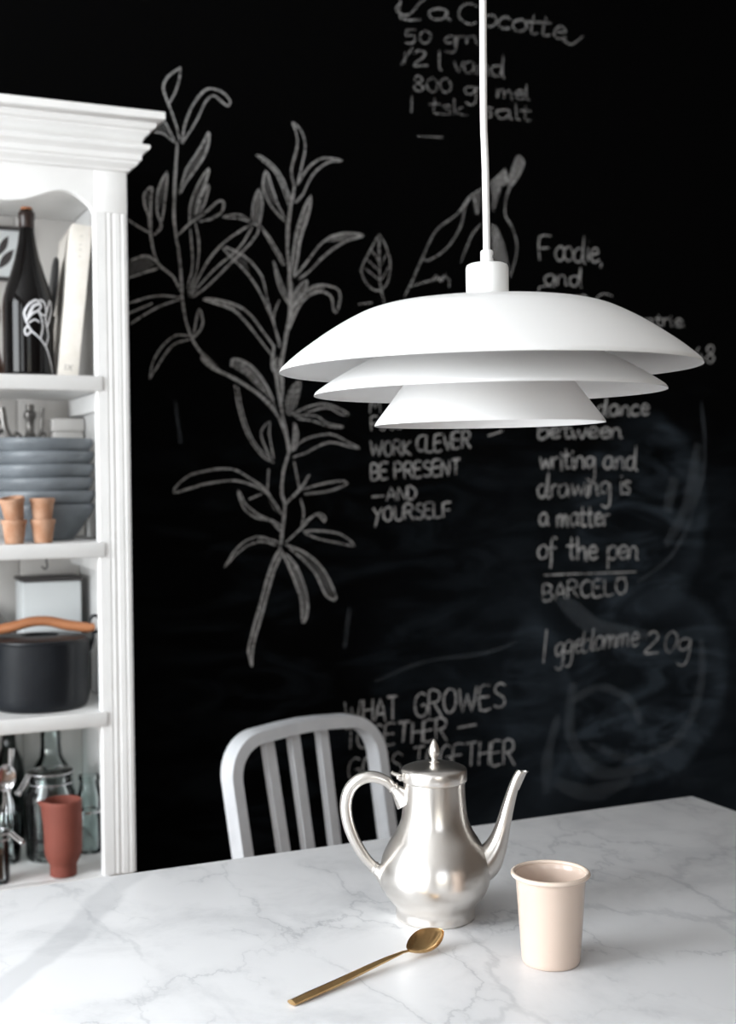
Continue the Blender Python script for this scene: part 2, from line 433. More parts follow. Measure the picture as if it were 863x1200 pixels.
CHALK={
 'slender_branch':[
(0,6.9,[743,1958,742,1939,740,1920,739,1901,737,1881,736,1860,735,1840,734,1819,734,1799,736,1779,738,1760,742,1741,745,1719,747,1693,748,1665,749,1640,751,1623,753,1611,755,1598,759,1584,763,1570,769,1556,777,1542,787,1529,797,1517,809,1506,822,1495,836,1485]),
(0,5.1,[749,1961,745,1975,742,1989,737,2003,732,2017,727,2029,722,2041,719,2049,716,2057,715,2064,716,2072,719,2079,724,2087,732,2095,742,2103,752,2111]),
(0,4.5,[752,2111,751,2102,750,2092,748,2083,745,2073,742,2063,738,2054,734,2047,730,2040,726,2033]),
(0,5.1,[752,1956,755,1971,757,1985,761,2000,767,2015,774,2031,782,2044,790,2056,799,2066,808,2073,817,2075,827,2074,837,2072,845,2068,852,2062,857,2056,858,2051,856,2047,854,2042]),
(0,4.8,[854,2042,849,2044,845,2047,840,2050,834,2054,828,2059,822,2061,816,2059,810,2053,804,2046,799,2036,793,2023,788,2012,781,2000,775,1989,768,1979,763,1971,758,1963,754,1955]),
(0,4.5,[740,1954,731,1960,723,1966,715,1971,708,1973,702,1973,695,1973]),
(0,4.5,[740,1954,734,1967,727,1979,722,1989,717,1996,713,1999,709,2003]),
(0,4.8,[745,1851,750,1869,755,1886,761,1903,770,1918,781,1934,790,1948,799,1963,806,1978,811,1985,812,1982,811,1972,810,1962,808,1954,805,1946,802,1937,796,1927,790,1918,783,1908,776,1897,768,1887,761,1877,756,1868,752,1860,748,1852]),
(0,4.8,[766,1794,767,1808,767,1822,770,1836,775,1852,782,1867,789,1881,797,1894,805,1905,810,1910,810,1904,806,1892,802,1879,797,1867,791,1856,786,1844,783,1832,781,1819,779,1807]),
(0,4.8,[783,1813,786,1826,789,1839,792,1850,798,1862,804,1872,808,1876,809,1870,806,1858,803,1845,799,1835,794,1825,788,1815]),
(0,6.0,[740,1766,750,1776,759,1785,769,1794,780,1802,791,1810,801,1818,811,1827,820,1836,827,1842,833,1845,838,1845,841,1842,841,1837,840,1830,837,1823,831,1817,822,1811,814,1806,806,1803,797,1801,788,1798]),
(0,6.0,[750,1648,743,1659,737,1671,730,1682,720,1690,708,1698,699,1707,693,1721,689,1736,686,1752,684,1768,683,1785,682,1799,679,1809,675,1816,673,1823,672,1831,671,1839,673,1847,678,1854,684,1860,689,1860,689,1852,687,1839,686,1824,685,1808,685,1790,685,1773]),
(0,5.1,[691,1763,697,1769,704,1776,708,1783,706,1792,701,1802,698,1813,698,1826,698,1841,701,1855,707,1871,715,1887,720,1894,721,1886,719,1868,717,1850,715,1834,713,1817,710,1802,707,1790,704,1780,700,1771]),
(0,5.1,[681,1768,673,1772,665,1776,657,1780,650,1784,643,1788,637,1792]),
(0,4.8,[699,1709,691,1714,683,1719,675,1721,664,1719,653,1714,641,1709]),
(0,4.8,[699,1697,691,1694,683,1691,674,1688,663,1683,651,1679,638,1674]),
(0,5.1,[745,1640,727,1641,710,1642,692,1640,674,1636,655,1629,637,1623]),
(0,4.8,[745,1636,727,1630,709,1623,692,1615,674,1604,657,1593,640,1581]),
(0,3.9,[686,1625,636,1602]),
(0,4.5,[761,1647,768,1663,775,1680,781,1697,784,1715,786,1735,786,1752,785,1767,782,1781,779,1795]),
(0,4.5,[760,1659,764,1675,769,1690,772,1709,772,1731,770,1756,768,1782]),
(0,5.1,[764,1641,773,1660,783,1679,793,1698,804,1716,817,1734,833,1752,854,1770,879,1787,905,1804]),
(0,4.8,[767,1644,784,1664,802,1684,819,1702,837,1718,855,1732,871,1747,884,1763,894,1780,905,1798]),
(0,5.1,[770,1641,781,1649,793,1657,806,1668,822,1684,841,1703,858,1720,873,1734,886,1748,898,1760,907,1772,915,1783,918,1792,916,1798,911,1801,905,1804]),
(0,4.8,[918,1799,922,1814,925,1829,927,1843,926,1857,923,1871,919,1876,915,1870,909,1855,905,1841,903,1830,903,1819,902,1809]),
(0,4.5,[898,1810,890,1814,882,1818,872,1820,859,1818,845,1814,838,1811,845,1811,859,1811,872,1811,882,1810,890,1808,898,1806]),
(0,4.8,[772,1561,774,1572,776,1583,778,1593,780,1603,783,1613,786,1618,789,1613,791,1603,793,1593,792,1587,790,1581,787,1575,782,1569,777,1563,772,1558]),
(0,5.1,[771,1561,758,1562,746,1563,735,1562,723,1555,712,1545,703,1535,696,1525,690,1515,685,1504,682,1493,680,1482,678,1471]),
(0,4.8,[763,1554,751,1551,740,1548,729,1542,720,1533,712,1523,704,1511,696,1498,687,1485,679,1471]),
(1,1.8,[740,1954,731,1960,723,1966,715,1971,707,1972,699,1971,695,1973,698,1983,704,1995,709,2003,714,2002,718,1996,722,1989]),
(1,1.8,[745,1851,750,1869,755,1886,761,1903,770,1918,781,1934,790,1948,799,1964,807,1980,811,1985,811,1975,807,1955,803,1937,797,1926,790,1917,783,1908,776,1898,768,1887,761,1877]),
(1,1.8,[766,1794,767,1808,767,1822,770,1836,775,1852,782,1867,789,1881,797,1894,805,1905,810,1910,810,1904,806,1892,802,1879,797,1867,791,1856,786,1844,783,1832,781,1819,779,1807]),
(1,1.8,[699,1709,691,1714,683,1719,675,1721,663,1720,651,1716,641,1709,637,1697,635,1683,638,1674,647,1675,661,1681,674,1688]),
(2,1.8,[918,1799,922,1814,925,1829,927,1843,926,1857,923,1871,919,1876,915,1870,909,1855,905,1841,903,1830,903,1819,902,1809]),
(1,1.8,[673,1847,679,1853,685,1859,689,1860,689,1851,688,1837,686,1824,685,1815,683,1807,682,1799]),
(1,1.8,[783,1813,786,1826,789,1839,792,1850,798,1862,804,1872,808,1876,808,1870,806,1858,803,1845]),
(2,1.8,[785,1532,791,1529,797,1526,804,1520,816,1508,829,1494,836,1485,830,1486,817,1493,804,1500]),
(1,1.8,[701,1813,700,1827,700,1841,701,1855,707,1871,715,1887,720,1894,720,1886,717,1868,715,1850]),
(0,9.0,[787,1518,794,1511,801,1504,811,1497,825,1491,842,1484,860,1476,880,1465,901,1452,920,1439,936,1424,949,1409,959,1394,967,1378,973,1362,977,1349,979,1338,980,1329,981,1320]),
(0,4.5,[860,1462,863,1445,865,1428,869,1411,874,1392,881,1372,889,1354,898,1339,909,1325,919,1314,928,1307,937,1303,946,1299]),
(0,3.9,[867,1459,871,1439,874,1419,879,1399,885,1380,893,1360,902,1343,913,1329,925,1318,937,1307]),
(0,4.5,[943,1300,934,1317,926,1334,920,1348,918,1358,918,1365,921,1371,926,1378,933,1384,938,1386,938,1381,937,1372,936,1360,939,1344,942,1326,946,1307]),
 ],
 'leafy_branch':[
(0,8.3,[1000,1890,995,1867,990,1844,987,1822,984,1803,983,1785,982,1765,983,1743,985,1720,987,1696,988,1673,988,1649,987,1627,985,1607,981,1589,977,1570,973,1547,968,1524,965,1506,963,1496,961,1490,960,1484]),
(0,5.1,[1000,1886,997,1898,994,1910,993,1924,997,1940,1003,1959,1007,1975,1008,1988,1006,1998,1004,2006,1001,2015,997,2021,996,2024,1001,2023,1008,2018,1015,2011,1020,2002,1024,1990,1026,1977,1024,1961,1019,1942,1015,1926,1012,1913,1009,1903,1006,1892]),
(0,5.1,[1006,1892,1015,1907,1024,1921,1034,1934,1045,1943,1056,1951,1069,1956,1086,1957,1103,1956,1112,1954,1106,1952,1091,1951,1076,1946,1064,1938,1051,1927,1041,1915,1033,1902,1026,1888,1020,1875,1013,1867,1007,1860,1001,1854]),
(0,5.1,[990,1857,985,1873,979,1889,973,1903,965,1915,956,1925,946,1933,934,1941,921,1947,915,1948,923,1941,939,1930,953,1919,961,1908,967,1896,973,1884,977,1872,982,1859,986,1846]),
(0,5.1,[978,1811,967,1822,955,1833,945,1844,938,1856,932,1868,928,1880,929,1895,932,1909,935,1916,939,1912,943,1901,947,1888,951,1876,956,1864,960,1852,965,1841,971,1831,976,1820]),
(0,5.1,[987,1701,991,1723,994,1745,998,1766,1002,1787,1007,1806,1013,1824,1021,1844,1031,1863,1038,1872,1038,1863,1035,1844,1030,1826,1026,1813,1020,1800,1016,1787,1011,1770,1008,1752,1005,1735,1002,1721,1000,1708,997,1696]),
(0,5.4,[997,1696,1009,1709,1021,1723,1032,1737,1043,1751,1054,1765,1067,1777,1082,1787,1100,1794,1116,1798,1134,1799,1152,1798,1160,1795,1152,1792,1134,1786,1116,1779,1102,1771,1088,1762,1074,1751,1059,1738,1045,1723,1032,1710,1022,1702,1014,1697,1006,1691]),
(0,5.4,[990,1607,991,1618,992,1629,997,1640,1006,1652,1019,1664,1031,1673,1043,1679,1054,1682,1066,1683,1079,1681,1093,1678,1102,1671,1104,1659,1101,1643,1098,1632,1095,1627,1092,1625,1088,1627,1087,1635,1086,1647,1083,1657,1077,1663,1068,1667,1059,1668,1048,1666,1035,1660,1024,1653,1016,1645,1010,1637,1003,1626,997,1613,990,1598,984,1583]),
(0,4.8,[987,1638,992,1650,998,1662,1004,1672,1012,1681,1021,1688,1026,1690,1027,1684,1024,1672,1019,1660,1012,1651,1003,1641,994,1632]),
(0,4.8,[988,1632,979,1644,971,1656,963,1670,957,1691,952,1715,950,1727,953,1720,960,1701,967,1683,973,1668,980,1653,987,1638]),
(0,5.1,[965,1549,956,1575,947,1600,936,1625,925,1648,912,1670,897,1691,875,1713,850,1734,838,1747,846,1749,865,1743,884,1734,899,1723,913,1708,924,1693,929,1677,932,1661,936,1642,942,1621,949,1597,956,1574]),
(0,4.5,[922,1800,932,1788,942,1776,951,1763,960,1749,969,1735,977,1720]),
(0,3.9,[926,1792,972,1719]),
(0,5.4,[942,1529,926,1549,910,1568,896,1585,883,1599,871,1611,857,1621,834,1628,809,1634,794,1638,799,1640,814,1640,831,1638,848,1635,867,1630,884,1622,899,1609,912,1594,923,1579,934,1566,942,1555,951,1543]),
(0,7.5,[950,1550,947,1534,945,1519,944,1505,946,1497,950,1490,953,1484]),
(0,4.5,[962,1544,957,1566,951,1587,949,1606,952,1621,957,1633,963,1645]),
(2,1.8,[987,1701,991,1723,994,1745,998,1766,1002,1787,1007,1806,1013,1824,1021,1844,1031,1863,1038,1872,1038,1863,1035,1844,1030,1826,1026,1813,1020,1800,1016,1787,1011,1770,1008,1752,1005,1735,1002,1721,1000,1708,997,1696]),
(2,1.8,[990,1607,991,1618,992,1629,997,1640,1006,1652,1019,1664,1031,1673,1044,1679,1058,1682,1066,1683,1068,1680,1065,1674,1059,1668,1049,1664,1036,1659,1024,1653,1016,1645,1010,1637,1003,1626,997,1613,990,1598,984,1583]),
(2,1.8,[987,1638,992,1650,998,1662,1004,1672,1012,1681,1021,1688,1026,1690,1027,1684,1024,1672,1019,1660,1012,1651,1003,1641,994,1632]),
(2,1.8,[794,1638,806,1638,818,1639,831,1638,850,1634,871,1627,883,1622,880,1621,868,1621,857,1621]),
(1,1.8,[838,1747,854,1744,871,1741,884,1734,891,1722,894,1707,897,1691]),
(2,1.8,[1067,1777,1084,1785,1100,1793,1116,1798,1134,1799,1152,1798,1160,1795,1152,1791,1134,1785,1116,1779]),
(1,1.8,[1076,1957,1091,1956,1105,1955,1112,1954,1105,1951,1091,1949,1076,1946]),
(2,1.8,[981,1696,984,1699,988,1702,991,1697,994,1676,996,1648,997,1627,994,1622,988,1624,983,1627]),
(1,1.8,[928,1880,931,1895,933,1909,935,1916,939,1912,943,1901,947,1888,952,1876,957,1862,960,1852,959,1847,955,1846,952,1845]),
(0,7.5,[949,1521,950,1506,952,1491,954,1475,956,1459,959,1442,963,1422,967,1399,973,1374,978,1349]),
(0,6.8,[963,1521,964,1510,965,1498,966,1487,967,1477,968,1468,968,1458,967,1447,965,1435,963,1424]),
(0,7.5,[981,1323,976,1308,971,1294,967,1279,965,1263,963,1247,963,1233,965,1225,968,1219,970,1210,969,1192,966,1170,963,1152,962,1140,961,1132,960,1123]),
(0,5.4,[959,1120,951,1105,942,1091,934,1072,925,1047,917,1019,909,992,901,968,894,946,889,927,885,915,884,907,883,899,885,888,888,877,891,866]),
(0,4.8,[965,1109,958,1096,951,1082,944,1066,936,1043,928,1017,921,992,913,967,905,943,899,924,896,911,894,904,893,895,892,886,892,876,892,867]),
(0,6.0,[852,1501,854,1507,855,1514,860,1517,868,1517,880,1513,891,1508,901,1500,911,1491,921,1479,930,1465,939,1448,947,1432]),
(0,4.8,[984,1401,997,1407,1011,1413,1025,1419,1039,1423,1053,1426,1069,1426,1088,1421,1109,1412,1121,1405,1120,1403,1112,1403,1102,1404,1092,1409,1082,1415,1069,1418,1053,1416,1036,1411,1018,1406]),
(0,4.8,[993,1400,1011,1400,1028,1401,1043,1400,1053,1396,1060,1390,1068,1385,1083,1381,1100,1378,1108,1376,1102,1375,1089,1376,1075,1377,1062,1380,1050,1385,1037,1389,1024,1391,1012,1392,999,1394]),
(0,5.1,[985,1324,988,1334,991,1345,993,1355,993,1366,993,1378,993,1383,996,1380,999,1371,1001,1360,1000,1349,997,1337,994,1324]),
(0,4.8,[986,1323,996,1332,1005,1341,1018,1349,1036,1355,1056,1359,1076,1361,1092,1357,1106,1350,1119,1343,1131,1338,1142,1333,1146,1330,1142,1330,1131,1332,1119,1334,1106,1338,1090,1342,1074,1343,1057,1338,1039,1330,1024,1322,1011,1317,1000,1314,989,1310]),
(0,5.4,[965,1186,955,1201,945,1216,936,1228,929,1235,922,1240,912,1245,897,1252,878,1258,858,1262,835,1261,810,1258,787,1254,762,1247,739,1240,725,1238,727,1246,739,1259,752,1269,766,1276,782,1280,799,1283,817,1286,835,1287,852,1286,865,1282,877,1275,888,1268,900,1261,913,1253,924,1244,934,1233,942,1220,951,1207]),
(0,4.5,[930,1232,934,1286]),
(0,4.5,[918,1233,889,1222]),
(0,6.0,[968,1207,981,1220,995,1232,1007,1244,1015,1254,1021,1264,1027,1273]),
(0,4.5,[1004,1243,992,1301]),
(0,5.1,[1010,1241,1025,1245,1039,1249,1054,1252,1072,1256,1091,1258,1105,1259,1113,1257,1116,1254,1113,1250,1102,1246,1085,1240,1067,1236,1050,1234,1032,1233,1015,1231]),
(0,5.1,[961,1151,952,1160,944,1169,935,1176,926,1179,915,1180,905,1182,894,1188,883,1196,875,1206,870,1219,866,1234,866,1241,869,1236,875,1223,882,1211,891,1203,901,1195,911,1188,922,1183,933,1178,943,1175,949,1171,955,1167,960,1164]),
(0,5.1,[970,1128,982,1137,994,1147,1006,1157,1018,1168,1030,1180,1041,1186,1049,1184,1055,1177,1061,1169]),
(0,4.5,[1006,1156,1009,1168,1012,1180,1013,1192,1012,1202,1009,1211,1006,1221]),
(0,4.5,[1016,1173,1027,1179,1038,1186,1047,1189,1054,1188,1060,1184,1063,1180,1064,1177,1062,1173,1060,1169]),
(0,5.1,[1010,1151,1022,1151,1034,1152,1047,1151,1063,1150,1082,1147,1098,1143,1113,1134,1126,1124,1131,1117,1123,1117,1107,1120,1091,1124,1076,1127,1061,1130,1047,1134,1035,1138,1025,1142,1015,1147]),
(0,5.1,[958,1128,940,1134,921,1140,904,1142,889,1138,875,1131,862,1120,851,1108,842,1093,832,1079]),
(0,4.5,[954,1122,940,1126,925,1131,910,1132,896,1128,881,1122,868,1113,856,1104,845,1092,834,1080]),
(0,5.1,[962,1106,972,1086,981,1066,989,1047,996,1030,1001,1015,1004,999,1006,982,1006,964,1008,954,1012,955,1017,964,1020,975,1021,989,1020,1005,1017,1022,1011,1040,1004,1059,996,1076,988,1087,980,1096,971,1104]),
(0,5.1,[970,1123,985,1118,1001,1112,1015,1105,1028,1096,1041,1085,1052,1074,1062,1060,1071,1045,1077,1031,1083,1019,1087,1008,1087,1001,1082,999,1073,1002,1064,1008,1056,1022,1048,1040,1040,1056,1030,1069,1019,1081,1009,1091,998,1100,988,1108,978,1116]),
(2,1.8,[852,1501,854,1507,855,1514,860,1517,868,1517,880,1513,891,1508,901,1500,911,1491,921,1479,930,1464,940,1447,947,1432,953,1418,956,1405,956,1400,952,1408,945,1422,938,1435,933,1441,928,1445,920,1451,910,1461,897,1473,885,1485]),
(2,1.8,[974,1403,973,1414,972,1424,974,1435,979,1448,987,1461,994,1470,1001,1475,1008,1475,1012,1471,1010,1458,1006,1440,1001,1424,995,1414,989,1407,982,1400]),
(2,1.8,[962,1106,972,1086,981,1066,989,1047,996,1030,1001,1015,1004,999,1006,982,1006,964,1008,954,1012,955,1017,964,1020,975,1021,989,1020,1005,1017,1022,1011,1040,1004,1059,996,1076,988,1087,980,1096,971,1104]),
(1,1.8,[970,1123,985,1118,1001,1112,1015,1105,1028,1096,1041,1085,1052,1074,1062,1060,1071,1045,1077,1031,1083,1019,1087,1008,1087,1001,1082,999,1073,1002,1064,1008,1056,1022,1048,1040,1040,1056,1030,1069,1019,1081,1009,1091,998,1100,988,1108,978,1116]),
(2,1.8,[959,1120,951,1105,942,1091,934,1072,925,1047,917,1019,909,992,901,968,894,946,889,927,885,915,884,907,883,899,885,885,888,870,891,866,894,878,896,900,899,924,906,946,913,968,921,992,928,1017,936,1043,944,1066,951,1082,958,1096,965,1109]),
(1,1.8,[942,1199,936,1215,931,1230,924,1244,910,1256,894,1266,888,1268,898,1260,918,1244,936,1228,947,1214,956,1200,965,1186]),
(2,1.8,[949,1521,954,1523,959,1526,963,1521,965,1504,967,1480,968,1458,967,1441,965,1427,963,1422,960,1433,957,1454,954,1475]),
(2,1.8,[986,1324,988,1347,991,1370,993,1383,996,1382,999,1372,1001,1360,1000,1349,997,1337,994,1324]),
 ],
 'single_leaf':[
(0,4.8,[1199,1802,1192,1790,1185,1779,1178,1767,1169,1751,1159,1734,1154,1718,1158,1705,1166,1693,1175,1684,1182,1679,1190,1677,1198,1678,1205,1681,1212,1687,1218,1696,1222,1708,1225,1724,1225,1738,1224,1751,1220,1763,1216,1774,1211,1784,1205,1793,1199,1802]),
(0,5.1,[1199,1794,1198,1775,1198,1755,1198,1737,1199,1718,1199,1701,1201,1685,1204,1671,1208,1658,1212,1646]),
(0,3.6,[1168,1745,1197,1721]),
(0,3.6,[1164,1724,1198,1700]),
(0,3.6,[1178,1767,1198,1742]),
(0,3.6,[1219,1764,1201,1732]),
(0,3.6,[1223,1733,1202,1700]),
(0,4.5,[1148,1645,1180,1650]),
 ],
 'reaching_bird':[
(0,4.8,[1259,1667,1267,1681,1275,1696,1283,1710,1289,1724,1296,1737,1304,1754,1314,1775,1326,1798,1340,1820,1358,1835,1378,1848,1395,1861,1407,1875,1416,1889,1426,1901,1436,1909,1447,1916,1457,1922,1467,1929,1478,1936,1488,1944,1499,1953,1509,1963,1520,1973]),
(0,4.8,[1307,1754,1311,1752,1315,1750,1322,1752,1334,1758,1349,1767,1364,1779,1377,1793,1390,1811,1401,1829,1408,1847,1412,1866,1417,1884]),
(0,5.4,[1520,1973,1522,1959,1523,1945,1527,1942,1534,1959,1543,1986,1552,2005,1560,2007,1568,2001,1571,1992,1568,1981,1561,1968,1553,1955,1544,1944,1534,1933,1527,1920,1522,1904,1519,1886,1519,1870,1524,1859,1532,1850,1539,1839,1545,1825,1550,1809,1551,1791,1547,1770,1539,1747,1532,1724]),
(0,4.5,[1488,1873,1496,1897,1504,1920,1508,1935,1506,1934,1500,1923,1494,1912,1490,1901,1486,1890,1483,1878]),
(0,5.1,[1403,1752,1411,1772,1420,1792,1428,1810,1437,1823,1447,1833,1456,1843]),
(0,4.8,[1268,1688,1288,1695,1309,1702,1327,1707,1344,1712,1359,1715,1369,1715,1373,1710,1373,1702,1372,1694]),
(0,4.5,[1327,1702,1331,1709,1335,1715,1339,1719,1343,1715,1347,1709,1351,1706,1355,1709,1359,1716,1363,1723]),
(0,6.0,[1438,1902,1447,1865]),
(0,6.0,[1395,1861,1404,1871,1413,1881,1420,1890,1424,1895,1426,1900,1429,1904]),
(2,1.8,[1527,1942,1536,1966,1544,1989,1552,2005,1560,2007,1568,2001,1571,1992,1568,1981,1561,1967,1553,1955,1545,1944,1537,1935,1529,1926]),
(2,1.8,[1482,1932,1496,1948,1509,1964,1520,1973,1526,1967,1528,1953,1527,1942,1522,1937,1515,1934,1507,1929,1500,1919,1494,1907,1488,1895]),
(2,1.8,[1481,1846,1487,1844,1494,1842,1500,1836,1506,1825,1513,1809,1519,1794,1522,1781,1525,1768,1528,1757,1530,1743,1532,1731,1532,1724,1529,1727,1525,1736,1518,1745,1509,1752,1498,1758,1487,1765]),
(1,1.8,[1432,1904,1441,1913,1451,1922,1457,1922,1457,1907,1454,1883,1450,1865,1447,1861,1444,1863,1441,1864]),
 ],
 'recipe':[
(0,5.1,[1256,2321,1252,2297,1255,2280,1277,2279,1306,2284]),
(0,5.1,[1373,2312,1366,2314,1360,2315,1353,2315,1345,2313,1337,2311,1330,2308,1327,2304,1326,2301,1327,2297,1329,2294,1334,2291,1340,2289,1347,2290,1356,2292,1363,2295,1367,2301,1370,2309,1372,2312,1373,2310,1372,2303,1372,2298,1375,2295,1379,2294,1382,2293]),
(0,4.5,[1257,2315,1251,2308,1245,2302,1244,2296,1251,2292,1262,2288,1273,2289,1284,2297,1294,2309,1303,2320,1310,2326,1315,2329,1320,2333]),
(0,4.2,[1454,2332,1445,2335,1436,2338,1423,2335,1412,2330,1405,2322,1402,2313,1402,2305,1407,2299,1417,2293,1428,2291,1438,2293,1448,2298]),
(0,5.3,[1486,2319,1480,2318,1473,2316,1468,2313,1466,2309,1465,2305,1465,2301,1467,2297,1471,2294,1476,2292,1481,2292,1487,2294,1492,2297,1496,2300,1499,2304,1501,2308,1499,2312,1496,2316,1493,2318,1490,2319,1487,2319,1484,2318]),
(0,5.3,[1538,2316,1534,2318,1530,2320,1526,2320,1521,2319,1515,2317,1510,2313,1507,2310,1505,2305,1504,2301,1507,2298,1511,2295,1516,2293,1522,2293,1529,2295,1537,2296]),
(0,5.2,[1566,2320,1559,2318,1553,2316,1548,2313,1545,2310,1543,2306,1543,2302,1546,2298,1550,2294,1554,2292,1560,2292,1567,2294,1573,2297,1577,2301,1580,2305,1581,2309,1579,2313,1575,2317,1571,2319,1569,2320,1567,2321,1564,2321]),
(0,4.6,[1600,2336,1597,2322,1593,2307,1592,2296,1594,2292,1598,2291,1602,2292,1605,2293,1608,2295,1611,2297]),
(0,4.9,[1582,2318,1615,2320]),
(0,4.9,[1633,2336,1629,2322,1625,2307,1623,2297,1625,2293,1629,2292,1634,2293,1637,2293,1641,2295,1644,2296]),
(0,4.7,[1612,2321,1647,2323]),
(0,4.7,[1657,2305,1668,2305,1679,2306,1686,2307,1688,2310,1686,2313,1683,2316,1680,2318,1675,2319,1670,2319,1666,2317,1662,2313,1659,2310,1656,2306,1654,2302,1654,2298,1656,2295,1659,2292,1665,2290,1672,2291,1681,2293,1690,2296]),
(0,4.5,[1675,2290,1684,2286,1693,2282,1703,2281,1714,2287,1726,2297,1737,2306]),
(0,3.8,[1293,2260,1285,2259,1277,2258,1271,2256,1268,2252,1267,2247,1268,2244,1272,2244,1279,2246,1284,2247,1288,2245,1291,2243,1292,2240,1290,2236,1287,2232,1282,2229,1277,2228,1271,2228,1266,2228]),
(0,3.9,[1317,2262,1312,2259,1308,2256,1304,2252,1303,2248,1303,2243,1304,2239,1307,2236,1311,2233,1315,2233,1319,2234,1324,2238,1328,2242,1329,2247,1330,2252,1329,2256,1326,2258,1321,2260,1316,2261]),
(0,4.0,[1392,2256,1389,2257,1385,2258,1381,2258,1377,2256,1372,2254,1368,2252,1366,2249,1365,2247,1366,2244,1368,2243,1371,2241,1375,2241,1379,2242,1384,2243,1388,2246,1391,2251,1392,2257,1393,2259,1394,2252,1394,2240,1393,2231,1391,2226,1387,2223,1382,2221,1377,2221,1372,2222,1366,2223]),
(0,3.4,[1396,2260,1398,2243]),
(0,3.1,[1398,2253,1401,2256,1404,2259,1407,2261,1411,2262,1414,2261,1418,2261]),
(0,3.9,[1421,2263,1421,2256,1421,2249,1421,2246,1422,2248,1423,2254,1425,2259,1428,2262,1432,2264,1436,2265,1439,2265,1442,2264,1444,2262,1445,2258,1445,2254,1445,2250,1447,2249,1449,2250,1452,2250]),
(0,3.8,[1265,2208,1264,2181]),
(0,3.6,[1256,2178,1285,2221]),
(0,4.4,[1288,2207,1292,2211,1297,2214,1301,2216,1307,2215,1313,2214,1317,2211,1316,2208,1313,2205,1309,2200,1300,2193,1290,2185,1287,2180,1294,2180,1308,2183,1323,2185]),
(0,4.4,[1352,2222,1351,2208,1351,2194,1351,2183,1353,2179,1356,2179,1358,2178]),
(0,3.9,[1388,2204,1392,2194,1395,2184,1399,2180,1403,2185,1408,2196,1413,2206]),
(0,3.4,[1443,2201,1439,2204,1435,2206,1431,2207,1426,2206,1421,2203,1417,2200,1415,2197,1415,2192,1415,2188,1417,2185,1420,2181,1423,2180,1427,2180,1431,2183,1435,2186,1438,2192,1440,2199,1442,2203,1442,2200,1441,2193,1442,2187,1443,2184,1445,2182,1448,2181]),
(0,3.5,[1452,2205,1452,2195,1452,2185,1452,2179,1453,2183,1454,2191,1456,2199,1459,2203,1463,2205,1467,2206,1470,2205,1474,2203,1476,2200,1476,2194,1475,2188,1475,2183,1477,2181,1479,2182,1482,2182]),
(0,4.0,[1513,2204,1509,2205,1505,2207,1501,2207,1496,2206,1491,2204,1488,2201,1486,2198,1485,2194,1486,2190,1488,2187,1491,2184,1495,2182,1500,2182,1505,2184,1510,2189,1513,2204,1516,2223,1517,2233,1517,2223,1515,2204,1514,2188,1516,2183,1519,2181,1521,2179]),
(0,3.9,[1299,2142,1303,2146,1307,2149,1309,2152,1307,2155,1302,2158,1298,2159,1294,2158,1290,2154,1288,2151,1290,2148,1294,2146,1298,2143,1303,2140,1309,2136,1311,2133,1309,2130,1304,2127,1299,2125,1294,2126,1289,2129,1286,2133,1288,2136,1293,2139,1298,2143]),
(0,3.8,[1334,2160,1329,2156,1324,2153,1321,2149,1319,2145,1319,2140,1320,2136,1323,2132,1328,2128,1332,2127,1336,2128,1341,2132,1344,2136,1346,2141,1346,2146,1345,2151,1342,2154,1338,2157,1334,2160]),
(0,3.6,[1368,2163,1363,2160,1358,2157,1354,2153,1353,2148,1353,2143,1355,2138,1358,2134,1362,2131,1366,2130,1371,2131,1376,2135,1379,2139,1381,2143,1380,2149,1379,2153,1376,2157,1372,2160,1367,2163]),
(0,3.8,[1442,2148,1439,2149,1435,2151,1431,2151,1426,2150,1421,2148,1417,2145,1416,2143,1415,2140,1416,2138,1419,2135,1422,2133,1426,2132,1430,2133,1435,2135,1438,2137,1441,2143,1442,2149,1443,2150,1444,2143,1445,2130,1444,2119,1441,2114,1437,2111,1433,2109,1428,2110,1423,2112,1417,2114]),
(0,3.7,[1444,2152,1445,2132]),
(0,3.8,[1444,2144,1448,2147,1451,2150,1455,2152,1458,2153,1462,2152,1465,2151]),
(0,3.6,[1500,2153,1500,2144,1500,2136,1500,2132,1501,2135,1503,2142,1505,2148,1508,2151,1511,2153,1513,2154,1515,2153,1516,2152,1517,2149,1518,2143,1518,2136,1518,2133,1519,2136,1521,2143,1524,2149,1526,2151,1529,2153,1531,2154,1534,2153,1536,2151,1537,2149,1538,2145,1537,2140,1538,2136,1539,2135,1541,2135,1543,2135]),
(0,3.8,[1551,2147,1559,2148,1567,2149,1572,2150,1573,2152,1571,2155,1569,2157,1566,2158,1563,2158,1560,2157,1556,2156,1552,2153,1550,2151,1549,2148,1549,2146,1550,2144,1552,2141,1555,2138,1559,2136,1564,2137,1569,2139,1575,2141]),
(0,4.0,[1579,2174,1578,2162,1578,2149,1579,2141,1581,2138,1584,2138,1587,2138]),
(0,3.8,[1282,2112,1280,2076]),
(0,3.8,[1339,2114,1338,2103,1336,2091,1336,2083,1339,2080,1343,2080,1347,2080,1349,2081,1350,2082,1352,2083]),
(0,4.3,[1324,2099,1353,2103]),
(0,3.5,[1382,2099,1377,2101,1373,2102,1369,2102,1365,2101,1360,2100,1359,2098,1364,2095,1373,2092,1378,2089,1379,2086,1377,2083,1373,2081,1368,2081,1361,2081,1354,2081]),
(0,3.9,[1388,2119,1389,2082]),
(0,3.3,[1412,2103,1403,2099,1393,2095,1389,2091,1394,2088,1404,2086,1415,2083]),
(0,4.5,[1419,2085,1421,2086]),
(0,4.3,[1489,2108,1484,2108,1480,2109,1476,2109,1472,2108,1467,2107,1466,2105,1471,2102,1480,2099,1486,2096,1486,2093,1484,2089,1480,2087,1475,2087,1469,2088,1463,2089]),
